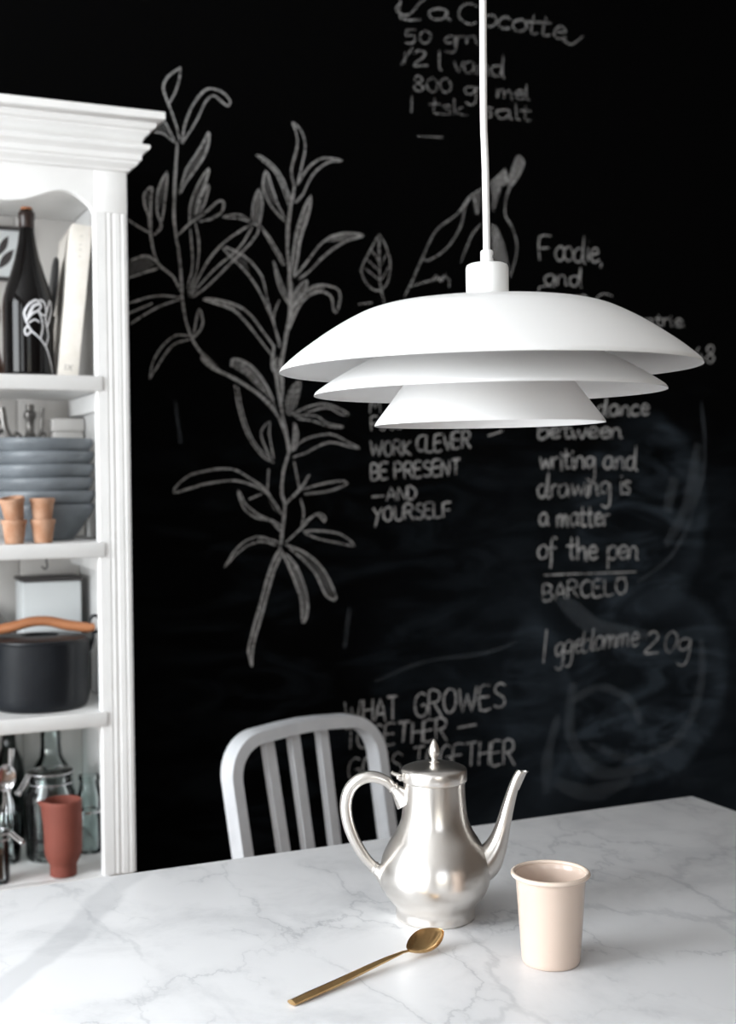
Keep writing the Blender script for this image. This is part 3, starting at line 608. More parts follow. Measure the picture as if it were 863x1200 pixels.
(0,4.5,[1534,2107,1529,2108,1525,2109,1520,2108,1513,2107,1505,2105,1499,2103,1498,2100,1498,2096,1500,2093,1502,2091,1505,2088,1509,2087,1514,2087,1519,2089,1524,2091,1528,2097,1532,2103,1534,2107,1534,2104,1533,2097,1533,2092,1535,2090,1538,2089,1541,2089]),
(0,4.3,[1550,2127,1550,2115,1550,2103,1551,2094,1554,2090,1557,2090,1561,2089]),
(0,3.3,[1576,2125,1575,2113,1574,2102,1574,2094,1577,2090,1581,2090,1584,2091,1587,2091,1588,2092,1590,2094]),
(0,3.4,[1559,2111,1591,2113]),
(0,3.0,[1294,2025,1359,2029]),
 ],
 'foodie':[
(0,4.6,[1644,1828,1625,1829,1611,1823,1609,1799,1612,1769]),
(0,4.1,[1610,1797,1637,1800]),
(0,5.1,[1668,1805,1664,1803,1661,1800,1658,1797,1656,1792,1655,1787,1655,1783,1658,1778,1661,1774,1665,1771,1669,1772,1673,1775,1677,1778,1679,1782,1680,1788,1680,1793,1679,1797,1676,1802,1674,1805,1672,1806,1670,1806,1667,1806]),
(0,4.2,[1692,1807,1688,1805,1684,1802,1682,1799,1680,1794,1679,1788,1680,1783,1682,1779,1686,1775,1690,1773,1693,1773,1697,1775,1701,1778,1703,1783,1704,1789,1704,1794,1702,1798,1700,1803,1697,1806,1695,1807,1693,1806,1691,1806]),
(0,4.3,[1733,1801,1729,1803,1726,1805,1722,1805,1718,1803,1713,1800,1710,1796,1708,1791,1707,1786,1708,1781,1709,1777,1712,1773,1715,1772,1719,1772,1724,1773,1729,1780,1732,1800,1735,1825,1736,1837,1735,1825,1733,1800,1733,1780,1734,1773,1737,1771,1739,1768]),
(0,4.8,[1747,1809,1747,1798,1747,1788,1747,1781,1748,1778,1750,1778,1752,1777]),
(0,4.0,[1747,1822,1748,1823]),
(0,4.7,[1757,1791,1764,1793,1771,1795,1776,1797,1777,1800,1775,1804,1773,1807,1771,1808,1768,1808,1765,1807,1762,1805,1759,1802,1757,1798,1756,1794,1755,1790,1756,1785,1758,1781,1761,1776,1765,1773,1769,1775,1774,1778,1779,1782]),
(0,4.7,[1783,1775,1784,1774,1784,1774,1784,1772,1784,1769,1783,1765,1782,1762]),
(0,4.8,[1654,1734,1650,1735,1647,1737,1643,1738,1638,1737,1633,1735,1629,1733,1626,1730,1625,1726,1626,1723,1627,1719,1630,1716,1633,1714,1638,1714,1642,1715,1647,1718,1650,1724,1652,1731,1654,1735,1654,1731,1653,1724,1653,1719,1654,1717,1657,1716,1659,1715]),
(0,3.7,[1660,1738,1660,1728,1661,1719,1661,1714,1662,1718,1663,1726,1665,1732,1668,1736,1671,1738,1675,1738,1678,1738,1680,1735,1682,1732,1683,1727,1682,1721,1683,1717,1685,1715,1687,1716,1690,1716]),
(0,3.8,[1722,1735,1718,1736,1714,1738,1710,1738,1705,1738,1701,1736,1697,1734,1695,1731,1695,1727,1695,1723,1697,1719,1700,1716,1704,1715,1708,1714,1712,1715,1717,1720,1720,1734,1724,1752,1726,1761,1726,1752,1725,1735,1724,1720,1725,1715,1727,1713,1729,1711]),
(0,3.7,[1656,1711,1630,1711,1610,1707,1608,1688,1611,1665]),
(0,4.2,[1608,1686,1645,1689]),
(0,4.3,[1670,1691,1670,1683,1670,1675,1671,1668,1675,1665,1679,1665,1684,1665,1689,1666,1694,1669,1698,1673,1700,1680,1701,1688,1701,1692,1701,1687,1701,1678,1701,1671,1703,1669,1705,1668,1707,1668]),
(0,4.2,[1714,1694,1714,1683,1714,1673,1714,1667,1716,1671,1717,1679,1720,1687,1723,1691,1728,1693,1733,1694,1736,1694,1740,1692,1743,1688,1744,1683,1744,1676,1745,1671,1748,1669,1750,1670,1753,1670]),
(0,3.9,[1817,1696,1807,1699,1797,1701,1787,1700,1777,1695,1772,1690,1769,1683,1772,1675,1777,1667,1787,1663,1797,1661,1806,1663,1814,1666]),
(0,4.3,[1883,1637,1890,1637,1897,1638,1902,1639,1903,1641,1901,1643,1899,1645,1896,1646,1893,1646,1890,1646,1888,1644,1885,1642,1883,1640,1882,1637,1881,1635,1882,1633,1884,1630,1887,1628,1890,1627,1895,1628,1899,1630,1904,1631]),
(0,3.7,[1933,1645,1930,1646,1926,1647,1923,1647,1918,1646,1913,1645,1909,1643,1908,1640,1908,1637,1909,1635,1910,1632,1913,1630,1916,1628,1919,1629,1923,1630,1926,1632,1929,1637,1931,1642,1933,1645,1933,1642,1932,1637,1932,1633,1933,1631,1935,1631,1938,1630]),
(0,4.3,[1951,1658,1950,1648,1949,1639,1949,1632,1950,1629,1953,1629,1956,1630,1958,1630,1959,1631,1961,1631]),
(0,3.9,[1939,1647,1962,1649]),
(0,3.7,[1966,1650,1967,1631]),
(0,3.7,[1966,1642,1969,1645,1972,1647,1975,1649,1978,1650,1981,1649,1984,1649]),
(0,3.6,[1990,1649,1989,1643,1989,1637,1989,1633,1991,1632,1993,1631,1995,1631]),
(0,3.6,[1990,1655,1989,1657]),
(0,4.0,[2003,1640,2011,1641,2018,1641,2023,1643,2024,1645,2022,1647,2020,1649,2017,1650,2014,1650,2011,1650,2008,1649,2006,1647,2004,1645,2003,1642,2003,1639,2004,1636,2006,1634,2009,1632,2013,1631,2017,1632,2022,1633,2027,1635]),
(0,4.3,[2029,1633,2030,1633]),
(0,5.0,[2076,1583,2067,1572,2059,1560,2056,1552,2063,1551,2076,1554,2090,1557]),
(0,4.6,[2080,1567,2080,1537]),
(0,5.1,[2111,1567,2115,1571,2120,1576,2122,1580,2120,1584,2115,1588,2110,1589,2106,1587,2101,1582,2099,1578,2101,1574,2106,1571,2110,1568,2115,1564,2120,1561,2122,1557,2119,1552,2115,1547,2110,1544,2105,1546,2099,1550,2097,1554,2099,1559,2105,1563,2111,1568]),
(0,5.9,[1794,1430,1790,1431,1787,1432,1784,1433,1780,1432,1777,1430,1774,1427,1772,1424,1771,1421,1770,1417,1772,1414,1775,1411,1778,1409,1781,1409,1785,1409,1788,1414,1792,1429,1796,1447,1799,1456,1798,1447,1796,1429,1794,1414,1796,1409,1799,1408,1802,1407]),
(0,6.6,[1831,1431,1828,1433,1825,1435,1821,1435,1817,1434,1813,1432,1809,1429,1807,1426,1806,1422,1806,1418,1808,1415,1810,1411,1813,1410,1817,1410,1822,1411,1826,1414,1829,1420,1831,1428,1832,1431,1832,1428,1831,1421,1830,1416,1832,1414,1835,1413,1837,1412]),
(0,5.1,[1840,1432,1840,1423,1840,1414,1841,1409,1841,1412,1842,1419,1844,1426,1847,1430,1851,1433,1854,1434,1857,1433,1859,1431,1861,1428,1861,1422,1861,1416,1861,1412,1863,1410,1865,1410,1867,1410]),
(0,5.9,[1893,1431,1890,1433,1887,1435,1884,1436,1880,1434,1875,1431,1872,1428,1870,1425,1870,1422,1871,1418,1872,1415,1875,1412,1878,1411,1882,1411,1888,1413,1894,1415]),
(0,6.1,[1901,1425,1909,1426,1916,1427,1921,1429,1922,1431,1920,1434,1918,1436,1915,1437,1913,1439,1910,1439,1907,1437,1904,1434,1902,1431,1901,1427,1900,1423,1900,1420,1902,1417,1905,1414,1909,1413,1914,1414,1918,1416,1923,1418]),
(0,6.5,[1608,1393,1607,1379,1605,1365,1606,1355,1610,1352,1615,1352,1620,1354,1625,1355,1629,1358,1632,1361,1634,1364,1634,1367,1633,1370,1631,1373,1626,1376,1622,1376,1617,1375,1612,1372,1607,1368]),
(0,6.4,[1642,1366,1650,1367,1658,1369,1663,1370,1665,1372,1663,1375,1661,1376,1658,1378,1654,1379,1650,1379,1646,1377,1643,1375,1641,1372,1640,1369,1640,1365,1641,1362,1643,1359,1646,1356,1650,1355,1655,1356,1662,1358,1669,1359]),
(0,5.4,[1684,1392,1683,1380,1681,1368,1682,1359,1684,1356,1688,1355,1691,1356,1694,1356,1696,1357,1698,1359]),
(0,5.3,[1669,1378,1698,1380]),
(0,6.7,[1698,1376,1701,1367,1703,1358,1706,1354,1710,1359,1714,1368,1718,1373,1721,1368,1724,1358,1727,1353,1731,1358,1736,1368,1740,1379]),
(0,5.7,[1747,1367,1756,1368,1764,1369,1770,1371,1771,1374,1769,1377,1766,1380,1763,1381,1759,1381,1755,1380,1752,1378,1750,1375,1748,1372,1746,1369,1745,1365,1746,1362,1748,1360,1751,1358,1756,1357,1761,1357,1768,1359,1774,1361]),
(0,6.1,[1781,1368,1790,1369,1799,1370,1805,1371,1806,1374,1804,1377,1801,1379,1799,1380,1796,1381,1792,1380,1788,1378,1784,1376,1781,1373,1780,1370,1780,1366,1781,1363,1783,1360,1787,1357,1791,1356,1797,1356,1803,1359,1809,1361]),
(0,6.9,[1810,1379,1811,1369,1811,1360,1811,1355,1812,1358,1813,1366,1815,1373,1818,1376,1823,1378,1827,1379,1830,1378,1833,1376,1835,1373,1836,1368,1836,1362,1836,1358,1838,1357,1841,1357,1844,1357]),
(0,5.9,[1610,1310,1612,1299,1614,1288,1616,1282,1619,1287,1622,1298,1626,1304,1628,1298,1631,1287,1633,1282,1636,1288,1639,1299,1642,1310]),
(0,5.1,[1643,1310,1645,1282]),
(0,6.1,[1645,1298,1647,1302,1649,1306,1652,1309,1655,1309,1658,1309,1661,1309]),
(0,6.5,[1668,1307,1669,1298,1669,1288,1669,1282,1670,1279,1671,1280,1673,1280]),
(0,6.1,[1668,1317,1669,1320]),
(0,5.7,[1682,1329,1682,1314,1681,1299,1681,1289,1684,1284,1687,1284,1689,1284,1691,1285,1692,1286,1693,1287]),
(0,6.0,[1671,1312,1693,1315]),
(0,5.6,[1700,1310,1700,1301,1700,1291,1701,1285,1702,1283,1704,1283,1705,1283]),
(0,6.6,[1700,1320,1701,1324]),
(0,5.9,[1709,1310,1709,1299,1708,1288,1708,1282,1709,1286,1710,1295,1712,1303,1715,1307,1718,1310,1722,1311,1725,1310,1727,1308,1729,1304,1730,1298,1730,1291,1730,1286,1731,1284,1732,1284,1734,1284]),
(0,6.3,[1761,1306,1758,1308,1755,1310,1751,1310,1747,1309,1742,1307,1739,1304,1738,1301,1738,1296,1739,1293,1741,1289,1743,1286,1746,1284,1749,1285,1753,1287,1757,1291,1759,1299,1761,1308,1762,1309,1763,1298,1763,1279,1763,1264,1760,1257,1757,1254,1753,1252,1748,1253,1743,1256,1738,1259]),
(0,6.0,[1815,1306,1811,1308,1807,1310,1804,1311,1799,1310,1795,1307,1792,1304,1790,1300,1789,1296,1789,1291,1791,1287,1794,1283,1797,1281,1801,1282,1805,1284,1808,1288,1811,1294,1813,1302,1814,1306,1814,1302,1813,1293,1813,1287,1815,1284,1818,1283,1820,1282]),
(0,5.6,[1824,1308,1824,1297,1824,1286,1824,1280,1825,1284,1826,1293,1828,1301,1831,1305,1834,1308,1837,1309,1840,1308,1843,1306,1844,1302,1844,1296,1844,1289,1844,1283,1846,1281,1848,1281,1851,1282]),
(0,5.8,[1879,1305,1876,1307,1873,1309,1869,1310,1865,1309,1860,1306,1857,1303,1855,1299,1854,1295,1854,1290,1856,1286,1859,1282,1862,1280,1866,1279,1871,1281,1875,1287,1879,1304,1882,1327,1884,1338,1883,1327,1881,1305,1880,1287,1881,1281,1884,1278,1887,1275]),
(0,6.7,[1627,1240,1624,1242,1621,1244,1617,1245,1613,1244,1608,1241,1605,1238,1603,1234,1603,1230,1603,1226,1605,1222,1607,1218,1611,1216,1615,1215,1619,1216,1623,1222,1627,1239,1631,1261,1633,1273,1632,1262,1630,1240,1629,1223,1630,1216,1633,1214,1635,1211]),
(0,6.0,[1640,1245,1641,1216]),
(0,6.5,[1642,1233,1644,1237,1646,1242,1649,1245,1652,1245,1656,1244,1659,1243]),
(0,5.3,[1686,1241,1683,1243,1680,1245,1676,1246,1672,1245,1667,1242,1663,1239,1661,1235,1661,1230,1661,1225,1662,1221,1665,1218,1668,1216,1672,1216,1677,1218,1680,1221,1683,1228,1685,1237,1687,1241,1687,1237,1687,1229,1687,1222,1688,1219,1690,1218,1692,1216]),
(0,5.3,[1698,1247,1700,1236,1702,1225,1704,1219,1708,1225,1711,1236,1715,1242,1718,1236,1721,1225,1724,1220,1727,1225,1731,1237,1734,1248]),
(0,5.2,[1740,1244,1739,1234,1739,1224,1739,1217,1741,1215,1743,1216,1745,1217]),
(0,5.7,[1740,1256,1742,1258]),
(0,6.0,[1746,1248,1746,1236,1746,1224,1747,1217,1748,1222,1749,1232,1751,1240,1754,1245,1757,1248,1761,1249,1764,1248,1766,1245,1768,1241,1768,1234,1768,1227,1768,1222,1770,1220,1773,1220,1776,1220]),
(0,6.2,[1805,1244,1801,1246,1797,1249,1793,1250,1789,1249,1784,1246,1781,1243,1780,1239,1780,1234,1781,1229,1783,1226,1786,1224,1789,1223,1793,1224,1797,1225,1800,1229,1803,1237,1805,1247,1806,1249,1807,1237,1807,1217,1806,1201,1804,1194,1800,1190,1796,1188,1792,1189,1786,1192,1781,1195]),
(0,6.1,[1839,1250,1839,1240,1839,1230,1839,1223,1841,1220,1843,1220,1845,1221]),
(0,6.4,[1840,1261,1840,1264]),
(0,6.1,[1866,1247,1863,1249,1859,1250,1855,1251,1852,1250,1848,1247,1847,1244,1852,1240,1859,1235,1864,1231,1864,1227,1862,1223,1859,1221,1855,1221,1850,1222,1844,1223]),
(0,6.6,[1629,1174,1626,1175,1623,1177,1620,1178,1616,1177,1612,1174,1609,1171,1608,1167,1607,1163,1607,1159,1609,1155,1611,1152,1614,1150,1617,1150,1620,1151,1623,1154,1626,1160,1628,1168,1629,1172,1629,1169,1628,1162,1628,1156,1629,1153,1631,1151,1634,1150]),
(0,6.4,[1656,1172,1656,1161,1656,1150,1656,1144,1657,1149,1658,1159,1659,1167,1661,1171,1664,1172,1666,1173,1668,1172,1669,1169,1669,1165,1669,1158,1669,1149,1669,1145,1670,1149,1672,1158,1673,1166,1675,1170,1677,1172,1679,1173,1681,1172,1682,1169,1682,1165,1683,1159,1683,1152,1684,1147,1685,1146,1687,1146,1688,1146]),
(0,5.9,[1716,1173,1713,1174,1709,1176,1706,1176,1702,1175,1698,1173,1695,1170,1693,1166,1693,1162,1693,1158,1695,1154,1697,1150,1700,1147,1704,1147,1707,1149,1710,1152,1712,1158,1714,1167,1715,1171,1715,1168,1714,1160,1714,1153,1715,1151,1718,1149,1720,1148]),
(0,6.8,[1728,1191,1727,1176,1726,1161,1726,1150,1728,1146,1731,1145,1733,1146,1735,1146,1737,1148,1738,1149]),
(0,5.5,[1717,1174,1739,1176]),
(0,5.5,[1748,1191,1748,1176,1747,1161,1748,1149,1749,1144,1752,1144,1754,1144,1756,1144,1757,1146,1758,1148]),
(0,5.4,[1738,1173,1759,1175]),
(0,6.7,[1764,1162,1770,1162,1777,1163,1781,1164,1781,1167,1780,1170,1778,1173,1776,1175,1773,1176,1771,1175,1769,1173,1766,1170,1764,1167,1763,1163,1763,1159,1764,1156,1765,1152,1767,1148,1770,1146,1774,1147,1779,1149,1783,1151]),
(0,5.7,[1788,1171,1789,1144]),
(0,5.5,[1789,1160,1791,1164,1793,1168,1796,1171,1799,1172,1802,1171,1805,1170]),
(0,5.6,[1615,1102,1611,1100,1607,1097,1605,1094,1603,1090,1603,1085,1603,1080,1605,1077,1608,1073,1612,1072,1616,1072,1621,1073,1625,1076,1627,1080,1628,1085,1628,1090,1627,1095,1624,1099,1621,1102,1619,1103,1617,1102,1615,1102]),
(0,6.5,[1655,1116,1653,1118,1650,1120,1648,1121,1645,1120,1643,1118,1640,1112,1639,1099,1639,1082,1639,1068,1638,1059,1637,1053,1636,1047]),
(0,5.5,[1629,1095,1653,1096]),
(0,6.3,[1696,1119,1695,1102,1694,1085,1694,1073,1696,1068,1699,1068,1702,1069,1704,1069,1705,1071,1707,1072]),
(0,5.3,[1682,1099,1708,1100]),
(0,6.2,[1713,1119,1713,1098,1713,1077,1713,1064,1713,1066,1713,1075,1715,1084,1718,1089,1723,1093,1726,1095,1729,1095,1731,1093,1733,1089,1734,1081,1735,1071,1735,1064,1737,1062,1739,1064,1741,1066]),
(0,6.9,[1746,1081,1753,1082,1761,1082,1767,1084,1767,1088,1765,1092,1763,1095,1760,1097,1757,1097,1754,1096,1751,1094,1748,1091,1745,1088,1744,1084,1744,1079,1745,1075,1747,1071,1751,1067,1755,1065,1760,1066,1765,1068,1770,1071]),
(0,5.2,[1800,1094,1799,1040]),
(0,6.7,[1801,1085,1804,1089,1808,1093,1812,1095,1817,1094,1823,1091,1826,1088,1828,1083,1827,1077,1826,1071,1822,1067,1818,1064,1813,1063,1809,1063,1805,1066,1800,1069]),
(0,5.4,[1834,1079,1842,1079,1850,1080,1856,1081,1857,1085,1855,1089,1853,1092,1850,1094,1846,1095,1842,1095,1838,1093,1835,1089,1833,1086,1832,1081,1832,1077,1832,1073,1835,1069,1838,1065,1842,1063,1847,1064,1853,1067,1858,1070]),
(0,5.3,[1860,1091,1859,1079,1859,1067,1859,1061,1861,1066,1863,1076,1865,1084,1868,1088,1871,1091,1874,1092,1878,1091,1881,1088,1884,1084,1884,1077,1883,1069,1883,1063,1884,1060,1887,1060,1889,1060]),
(0,4.5,[1618,1032,1659,1032,1701,1032,1745,1031,1790,1031,1836,1030,1883,1030]),
(0,5.1,[1616,971,1615,992,1616,1009,1624,1012,1633,1009,1638,1006,1639,1001,1637,996,1632,992,1624,990,1615,990]),
(0,5.3,[1633,992,1638,988,1642,983,1641,977,1636,972,1627,971,1617,971]),
(0,4.8,[1648,972,1656,997,1664,1012,1671,998,1678,974]),
(0,5.7,[1654,986,1674,988]),
(0,5.1,[1686,976,1684,998,1685,1015,1694,1019,1704,1016,1709,1012,1711,1007,1709,1002,1704,998,1696,997,1686,996]),
(0,4.4,[1695,996,1715,975]),
(0,5.5,[1750,1010,1744,1013,1738,1015,1732,1012,1726,1007,1723,1002,1722,995,1723,988,1726,981,1731,977,1738,975,1744,978,1749,982]),
(0,5.6,[1783,1015,1769,1016,1758,1013,1754,993,1757,975,1768,973,1783,977]),
(0,5.2,[1757,997,1779,997]),
(0,4.8,[1790,1017,1789,994,1791,977,1802,975,1815,979]),
(0,4.4,[1838,1017,1831,1014,1825,1010,1823,1004,1822,997,1823,990,1826,984,1831,980,1837,978,1844,980,1850,985,1852,991,1853,998,1852,1005,1849,1012,1843,1015,1837,1017]),
(0,3.9,[1821,1016,1851,1017]),
 ],
 'egg_note':[
(0,5.1,[1626,903,1616,825]),
(0,4.9,[1674,863,1671,865,1668,868,1664,869,1660,867,1656,864,1653,861,1651,856,1651,851,1651,847,1652,843,1655,840,1658,839,1661,841,1664,843,1668,848,1670,855,1673,864,1674,866,1673,855,1672,836,1669,821,1667,813,1664,808,1660,806,1656,807,1652,810,1648,813]),
(0,4.0,[1698,868,1695,870,1692,872,1689,873,1685,872,1681,869,1678,866,1676,862,1675,857,1675,853,1677,849,1680,846,1683,844,1686,845,1689,847,1692,851,1695,859,1698,869,1699,871,1698,859,1697,840,1694,824,1691,817,1688,813,1685,812,1681,812,1677,815,1673,817]),
(0,3.9,[1708,859,1714,860,1720,862,1724,864,1726,866,1725,870,1724,872,1722,874,1719,874,1717,874,1714,872,1710,869,1708,865,1706,861,1706,856,1707,852,1708,848,1710,844,1713,843,1717,844,1722,848,1726,851]),
(0,4.4,[1732,895,1729,877,1726,859,1726,847,1728,842,1733,843,1737,845,1741,846,1745,849,1748,852,1750,857,1751,862,1751,866,1749,870,1745,873,1741,874,1737,872,1732,867,1728,862]),
(0,5.0,[1758,899,1756,881,1754,863,1753,850,1755,846,1757,846,1759,846]),
(0,4.2,[1775,878,1771,876,1768,873,1765,870,1763,866,1762,861,1762,856,1764,852,1766,848,1768,847,1772,847,1777,849,1780,853,1783,857,1785,862,1785,867,1784,871,1783,875,1781,877,1779,878,1777,878,1774,878]),
(0,4.6,[1790,877,1789,865,1788,853,1788,847,1789,852,1791,862,1793,870,1796,875,1799,878,1802,879,1803,878,1804,876,1804,871,1804,863,1803,853,1803,848,1804,853,1806,863,1808,871,1811,875,1814,878,1816,879,1818,878,1819,875,1819,871,1819,865,1818,858,1818,853,1819,851,1821,851,1823,850]),
(0,3.9,[1828,879,1827,867,1825,855,1825,849,1826,853,1828,863,1831,871,1834,875,1837,878,1840,879,1841,878,1842,876,1842,872,1841,864,1840,854,1840,850,1841,855,1843,864,1845,873,1848,877,1851,879,1853,880,1855,879,1857,876,1858,872,1857,866,1856,859,1856,853,1857,851,1858,851,1860,852]),
(0,4.0,[1868,864,1876,865,1883,866,1887,868,1889,871,1888,876,1886,879,1884,880,1881,881,1879,881,1876,878,1873,875,1871,871,1869,867,1868,862,1869,858,1870,854,1873,850,1876,848,1880,849,1885,852,1889,855]),
(0,5.0,[1918,872,1923,876,1929,880,1935,881,1940,879,1946,874,1948,869,1947,865,1944,860,1938,855,1926,846,1913,837,1907,830,1915,827,1931,828,1947,828]),
(0,3.9,[1992,878,1986,875,1979,871,1974,866,1971,858,1969,849,1969,842,1971,835,1975,829,1980,826,1986,828,1993,833,1999,839,2003,847,2006,856,2006,864,2003,870,1997,875,1992,879]),
(0,4.5,[2046,852,2041,855,2037,857,2032,858,2026,858,2019,855,2014,852,2012,848,2011,842,2011,838,2013,834,2016,831,2020,830,2025,830,2032,832,2038,835,2043,843,2046,853,2048,856,2046,843,2043,824,2038,807,2033,799,2028,793,2022,791,2016,792,2009,795,2003,799]),
 ],
 'motto':[
(0,4.7,[1172,1407,1174,1426,1175,1438,1180,1429,1185,1419,1190,1430,1195,1439,1196,1428,1198,1409]),
(0,4.6,[1191,1400,1182,1401,1175,1398,1174,1385,1176,1369]),
(0,4.3,[1174,1383,1188,1385]),
(0,4.0,[1204,1400,1200,1396,1197,1393,1196,1389,1195,1384,1196,1379,1197,1374,1200,1371,1204,1370,1207,1372,1210,1375,1212,1380,1213,1386,1212,1391,1210,1397,1207,1399,1204,1400]),
(0,4.3,[1227,1403,1223,1399,1220,1396,1218,1392,1217,1388,1218,1382,1220,1376,1223,1373,1226,1371,1230,1373,1233,1377,1235,1382,1236,1388,1235,1394,1233,1400,1230,1402,1227,1403]),
(0,5.0,[1240,1374,1239,1391,1239,1404,1244,1406,1249,1403,1253,1400,1256,1396,1257,1390,1255,1384,1253,1379,1249,1375,1245,1374,1240,1373]),
(0,5.1,[1173,1346,1176,1326,1179,1314,1182,1325,1186,1338,1190,1325,1193,1314,1198,1327,1202,1347]),
(0,4.9,[1216,1346,1212,1343,1208,1339,1207,1335,1206,1330,1207,1323,1209,1317,1212,1314,1215,1314,1219,1315,1223,1319,1225,1324,1226,1331,1225,1336,1223,1341,1220,1344,1217,1346]),
(0,5.0,[1230,1314,1229,1332,1230,1346,1236,1349,1243,1347,1246,1344,1247,1341,1246,1336,1243,1332,1237,1331,1230,1330]),
(0,5.0,[1237,1330,1250,1313]),
(0,6.3,[1254,1315,1254,1347]),
(0,6.5,[1272,1347,1262,1338,1255,1329,1262,1322,1273,1315]),
(0,5.9,[1307,1357,1304,1359,1300,1359,1295,1357,1291,1353,1288,1348,1287,1342,1288,1334,1290,1328,1294,1325,1298,1324,1302,1326,1306,1329]),
(0,6.5,[1312,1360,1310,1339,1310,1323,1318,1321,1328,1324]),
(0,6.5,[1351,1362,1341,1362,1333,1359,1330,1341,1332,1324,1340,1322,1350,1326]),
(0,5.8,[1332,1343,1348,1345]),
(0,5.2,[1355,1363,1360,1340,1365,1327,1370,1342,1376,1366]),
(0,5.6,[1398,1368,1388,1369,1380,1366,1377,1347,1378,1330,1386,1329,1396,1333]),
(0,5.1,[1379,1349,1394,1350]),
(0,5.9,[1403,1331,1403,1352,1404,1368,1411,1371,1418,1369,1422,1366,1423,1363,1422,1357,1419,1353,1412,1351,1405,1350]),
(0,6.3,[1411,1350,1424,1331]),
(0,5.2,[1174,1260,1173,1279,1174,1294,1179,1297,1185,1295,1189,1292,1190,1288,1189,1283,1186,1279,1180,1277,1174,1276]),
(0,5.5,[1185,1279,1189,1275,1192,1272,1191,1266,1187,1261,1181,1260,1174,1260]),
(0,5.7,[1215,1298,1204,1299,1197,1296,1194,1279,1197,1262,1204,1261,1214,1264]),
(0,6.1,[1197,1280,1211,1281]),
(0,5.3,[1232,1262,1231,1282,1231,1298,1237,1300,1244,1298,1247,1295,1249,1291,1249,1286,1246,1282,1240,1280,1232,1279]),
(0,5.4,[1256,1263,1255,1282,1256,1296,1263,1300,1270,1299,1273,1295,1274,1291,1273,1286,1270,1282,1264,1281,1257,1280]),
(0,5.0,[1263,1280,1277,1263]),
(0,5.3,[1299,1300,1289,1302,1282,1299,1279,1282,1281,1265,1289,1264,1299,1267]),
(0,5.8,[1281,1283,1296,1285]),
(0,5.5,[1321,1298,1318,1300,1314,1301,1310,1300,1306,1297,1304,1293,1305,1289,1312,1286,1318,1283,1321,1278,1322,1274,1319,1270,1314,1267,1309,1268,1303,1270]),
(0,5.3,[1346,1304,1335,1305,1327,1302,1324,1285,1326,1269,1335,1267,1346,1270]),
(0,5.5,[1327,1286,1343,1288]),
(0,6.5,[1349,1266,1349,1289,1350,1302,1359,1286,1367,1269,1369,1282,1369,1303]),
(0,6.4,[1376,1304,1397,1306]),
(0,5.6,[1386,1305,1385,1271]),
(0,5.1,[1175,1223,1205,1225]),
(0,4.2,[1211,1213,1217,1231,1222,1243,1228,1232,1233,1214]),
(0,4.9,[1216,1224,1230,1225]),
(0,4.4,[1239,1215,1238,1232,1240,1243,1248,1230,1257,1216,1260,1227,1260,1244]),
(0,4.9,[1264,1215,1263,1232,1263,1245,1269,1246,1275,1243,1280,1240,1283,1236,1284,1231,1283,1226,1280,1221,1275,1217,1270,1216,1264,1215]),
(0,6.3,[1178,1198,1189,1182]),
(0,5.8,[1200,1199,1194,1190,1189,1181,1186,1169,1182,1156]),
(0,5.6,[1213,1200,1209,1197,1205,1194,1203,1189,1203,1184,1204,1178,1206,1173,1209,1170,1213,1169,1217,1170,1221,1173,1223,1179,1224,1185,1223,1191,1221,1197,1217,1199,1213,1201]),
(0,5.1,[1231,1201,1231,1187,1232,1175,1236,1170,1240,1169,1245,1171,1250,1177,1251,1188,1252,1202]),
(0,5.8,[1256,1172,1255,1190,1256,1204,1262,1207,1270,1205,1273,1202,1275,1199,1274,1194,1271,1190,1265,1189,1257,1188]),
(0,5.0,[1263,1188,1278,1170]),
(0,5.3,[1302,1201,1298,1204,1294,1206,1289,1204,1286,1200,1284,1196,1286,1193,1292,1190,1298,1187,1301,1183,1301,1180,1299,1175,1294,1172,1288,1173,1282,1175]),
(0,6.6,[1326,1208,1315,1209,1306,1206,1304,1190,1307,1174,1315,1173,1326,1176]),
(0,5.6,[1307,1192,1322,1193]),
(0,5.4,[1329,1207,1328,1189,1329,1175,1336,1173,1347,1176]),
(0,6.5,[1373,1208,1361,1208,1352,1205,1351,1191,1353,1174]),
(0,4.9,[1352,1190,1369,1191]),
(0,6.0,[1470,1359,1511,1371]),
 ],
 'proverb':[
(0,5.4,[1105,773,1109,743,1112,724,1117,742,1122,761,1126,742,1131,724,1137,744,1143,775]),
(0,6.0,[1149,725,1150,775]),
(0,5.1,[1172,726,1173,775]),
(0,5.0,[1148,751,1173,752]),
(0,5.7,[1177,723,1185,754,1191,773,1198,754,1203,723]),
(0,6.1,[1183,740,1200,741]),
(0,6.4,[1209,776,1235,777]),
(0,5.5,[1222,776,1221,725]),
(0,6.1,[1306,772,1301,776,1295,779,1288,777,1282,771,1278,763,1277,752,1278,742,1281,732,1287,727,1294,725,1301,728,1307,734,1308,743,1306,751,1300,752,1293,750]),
(0,5.0,[1314,727,1312,758,1313,781,1322,785,1333,781,1338,777,1341,771,1339,763,1334,756,1325,755,1314,755]),
(0,4.9,[1324,755,1345,722]),
(0,5.4,[1366,784,1359,779,1354,772,1351,765,1350,756,1351,746,1354,736,1359,730,1366,728,1372,731,1377,737,1381,746,1382,757,1381,768,1378,778,1372,781,1366,783]),
(0,6.5,[1391,781,1394,748,1399,727,1405,746,1412,767,1417,746,1422,726,1429,748,1436,783]),
(0,5.6,[1473,782,1457,785,1445,780,1441,754,1445,728,1457,725,1473,729]),
(0,5.9,[1444,757,1469,758]),
(0,6.5,[1511,780,1505,784,1499,786,1492,783,1486,778,1484,772,1486,766,1495,760,1505,754,1509,747,1510,740,1507,734,1500,730,1491,731,1481,735]),
(0,6.0,[1106,715,1134,716]),
(0,5.3,[1120,714,1117,669]),
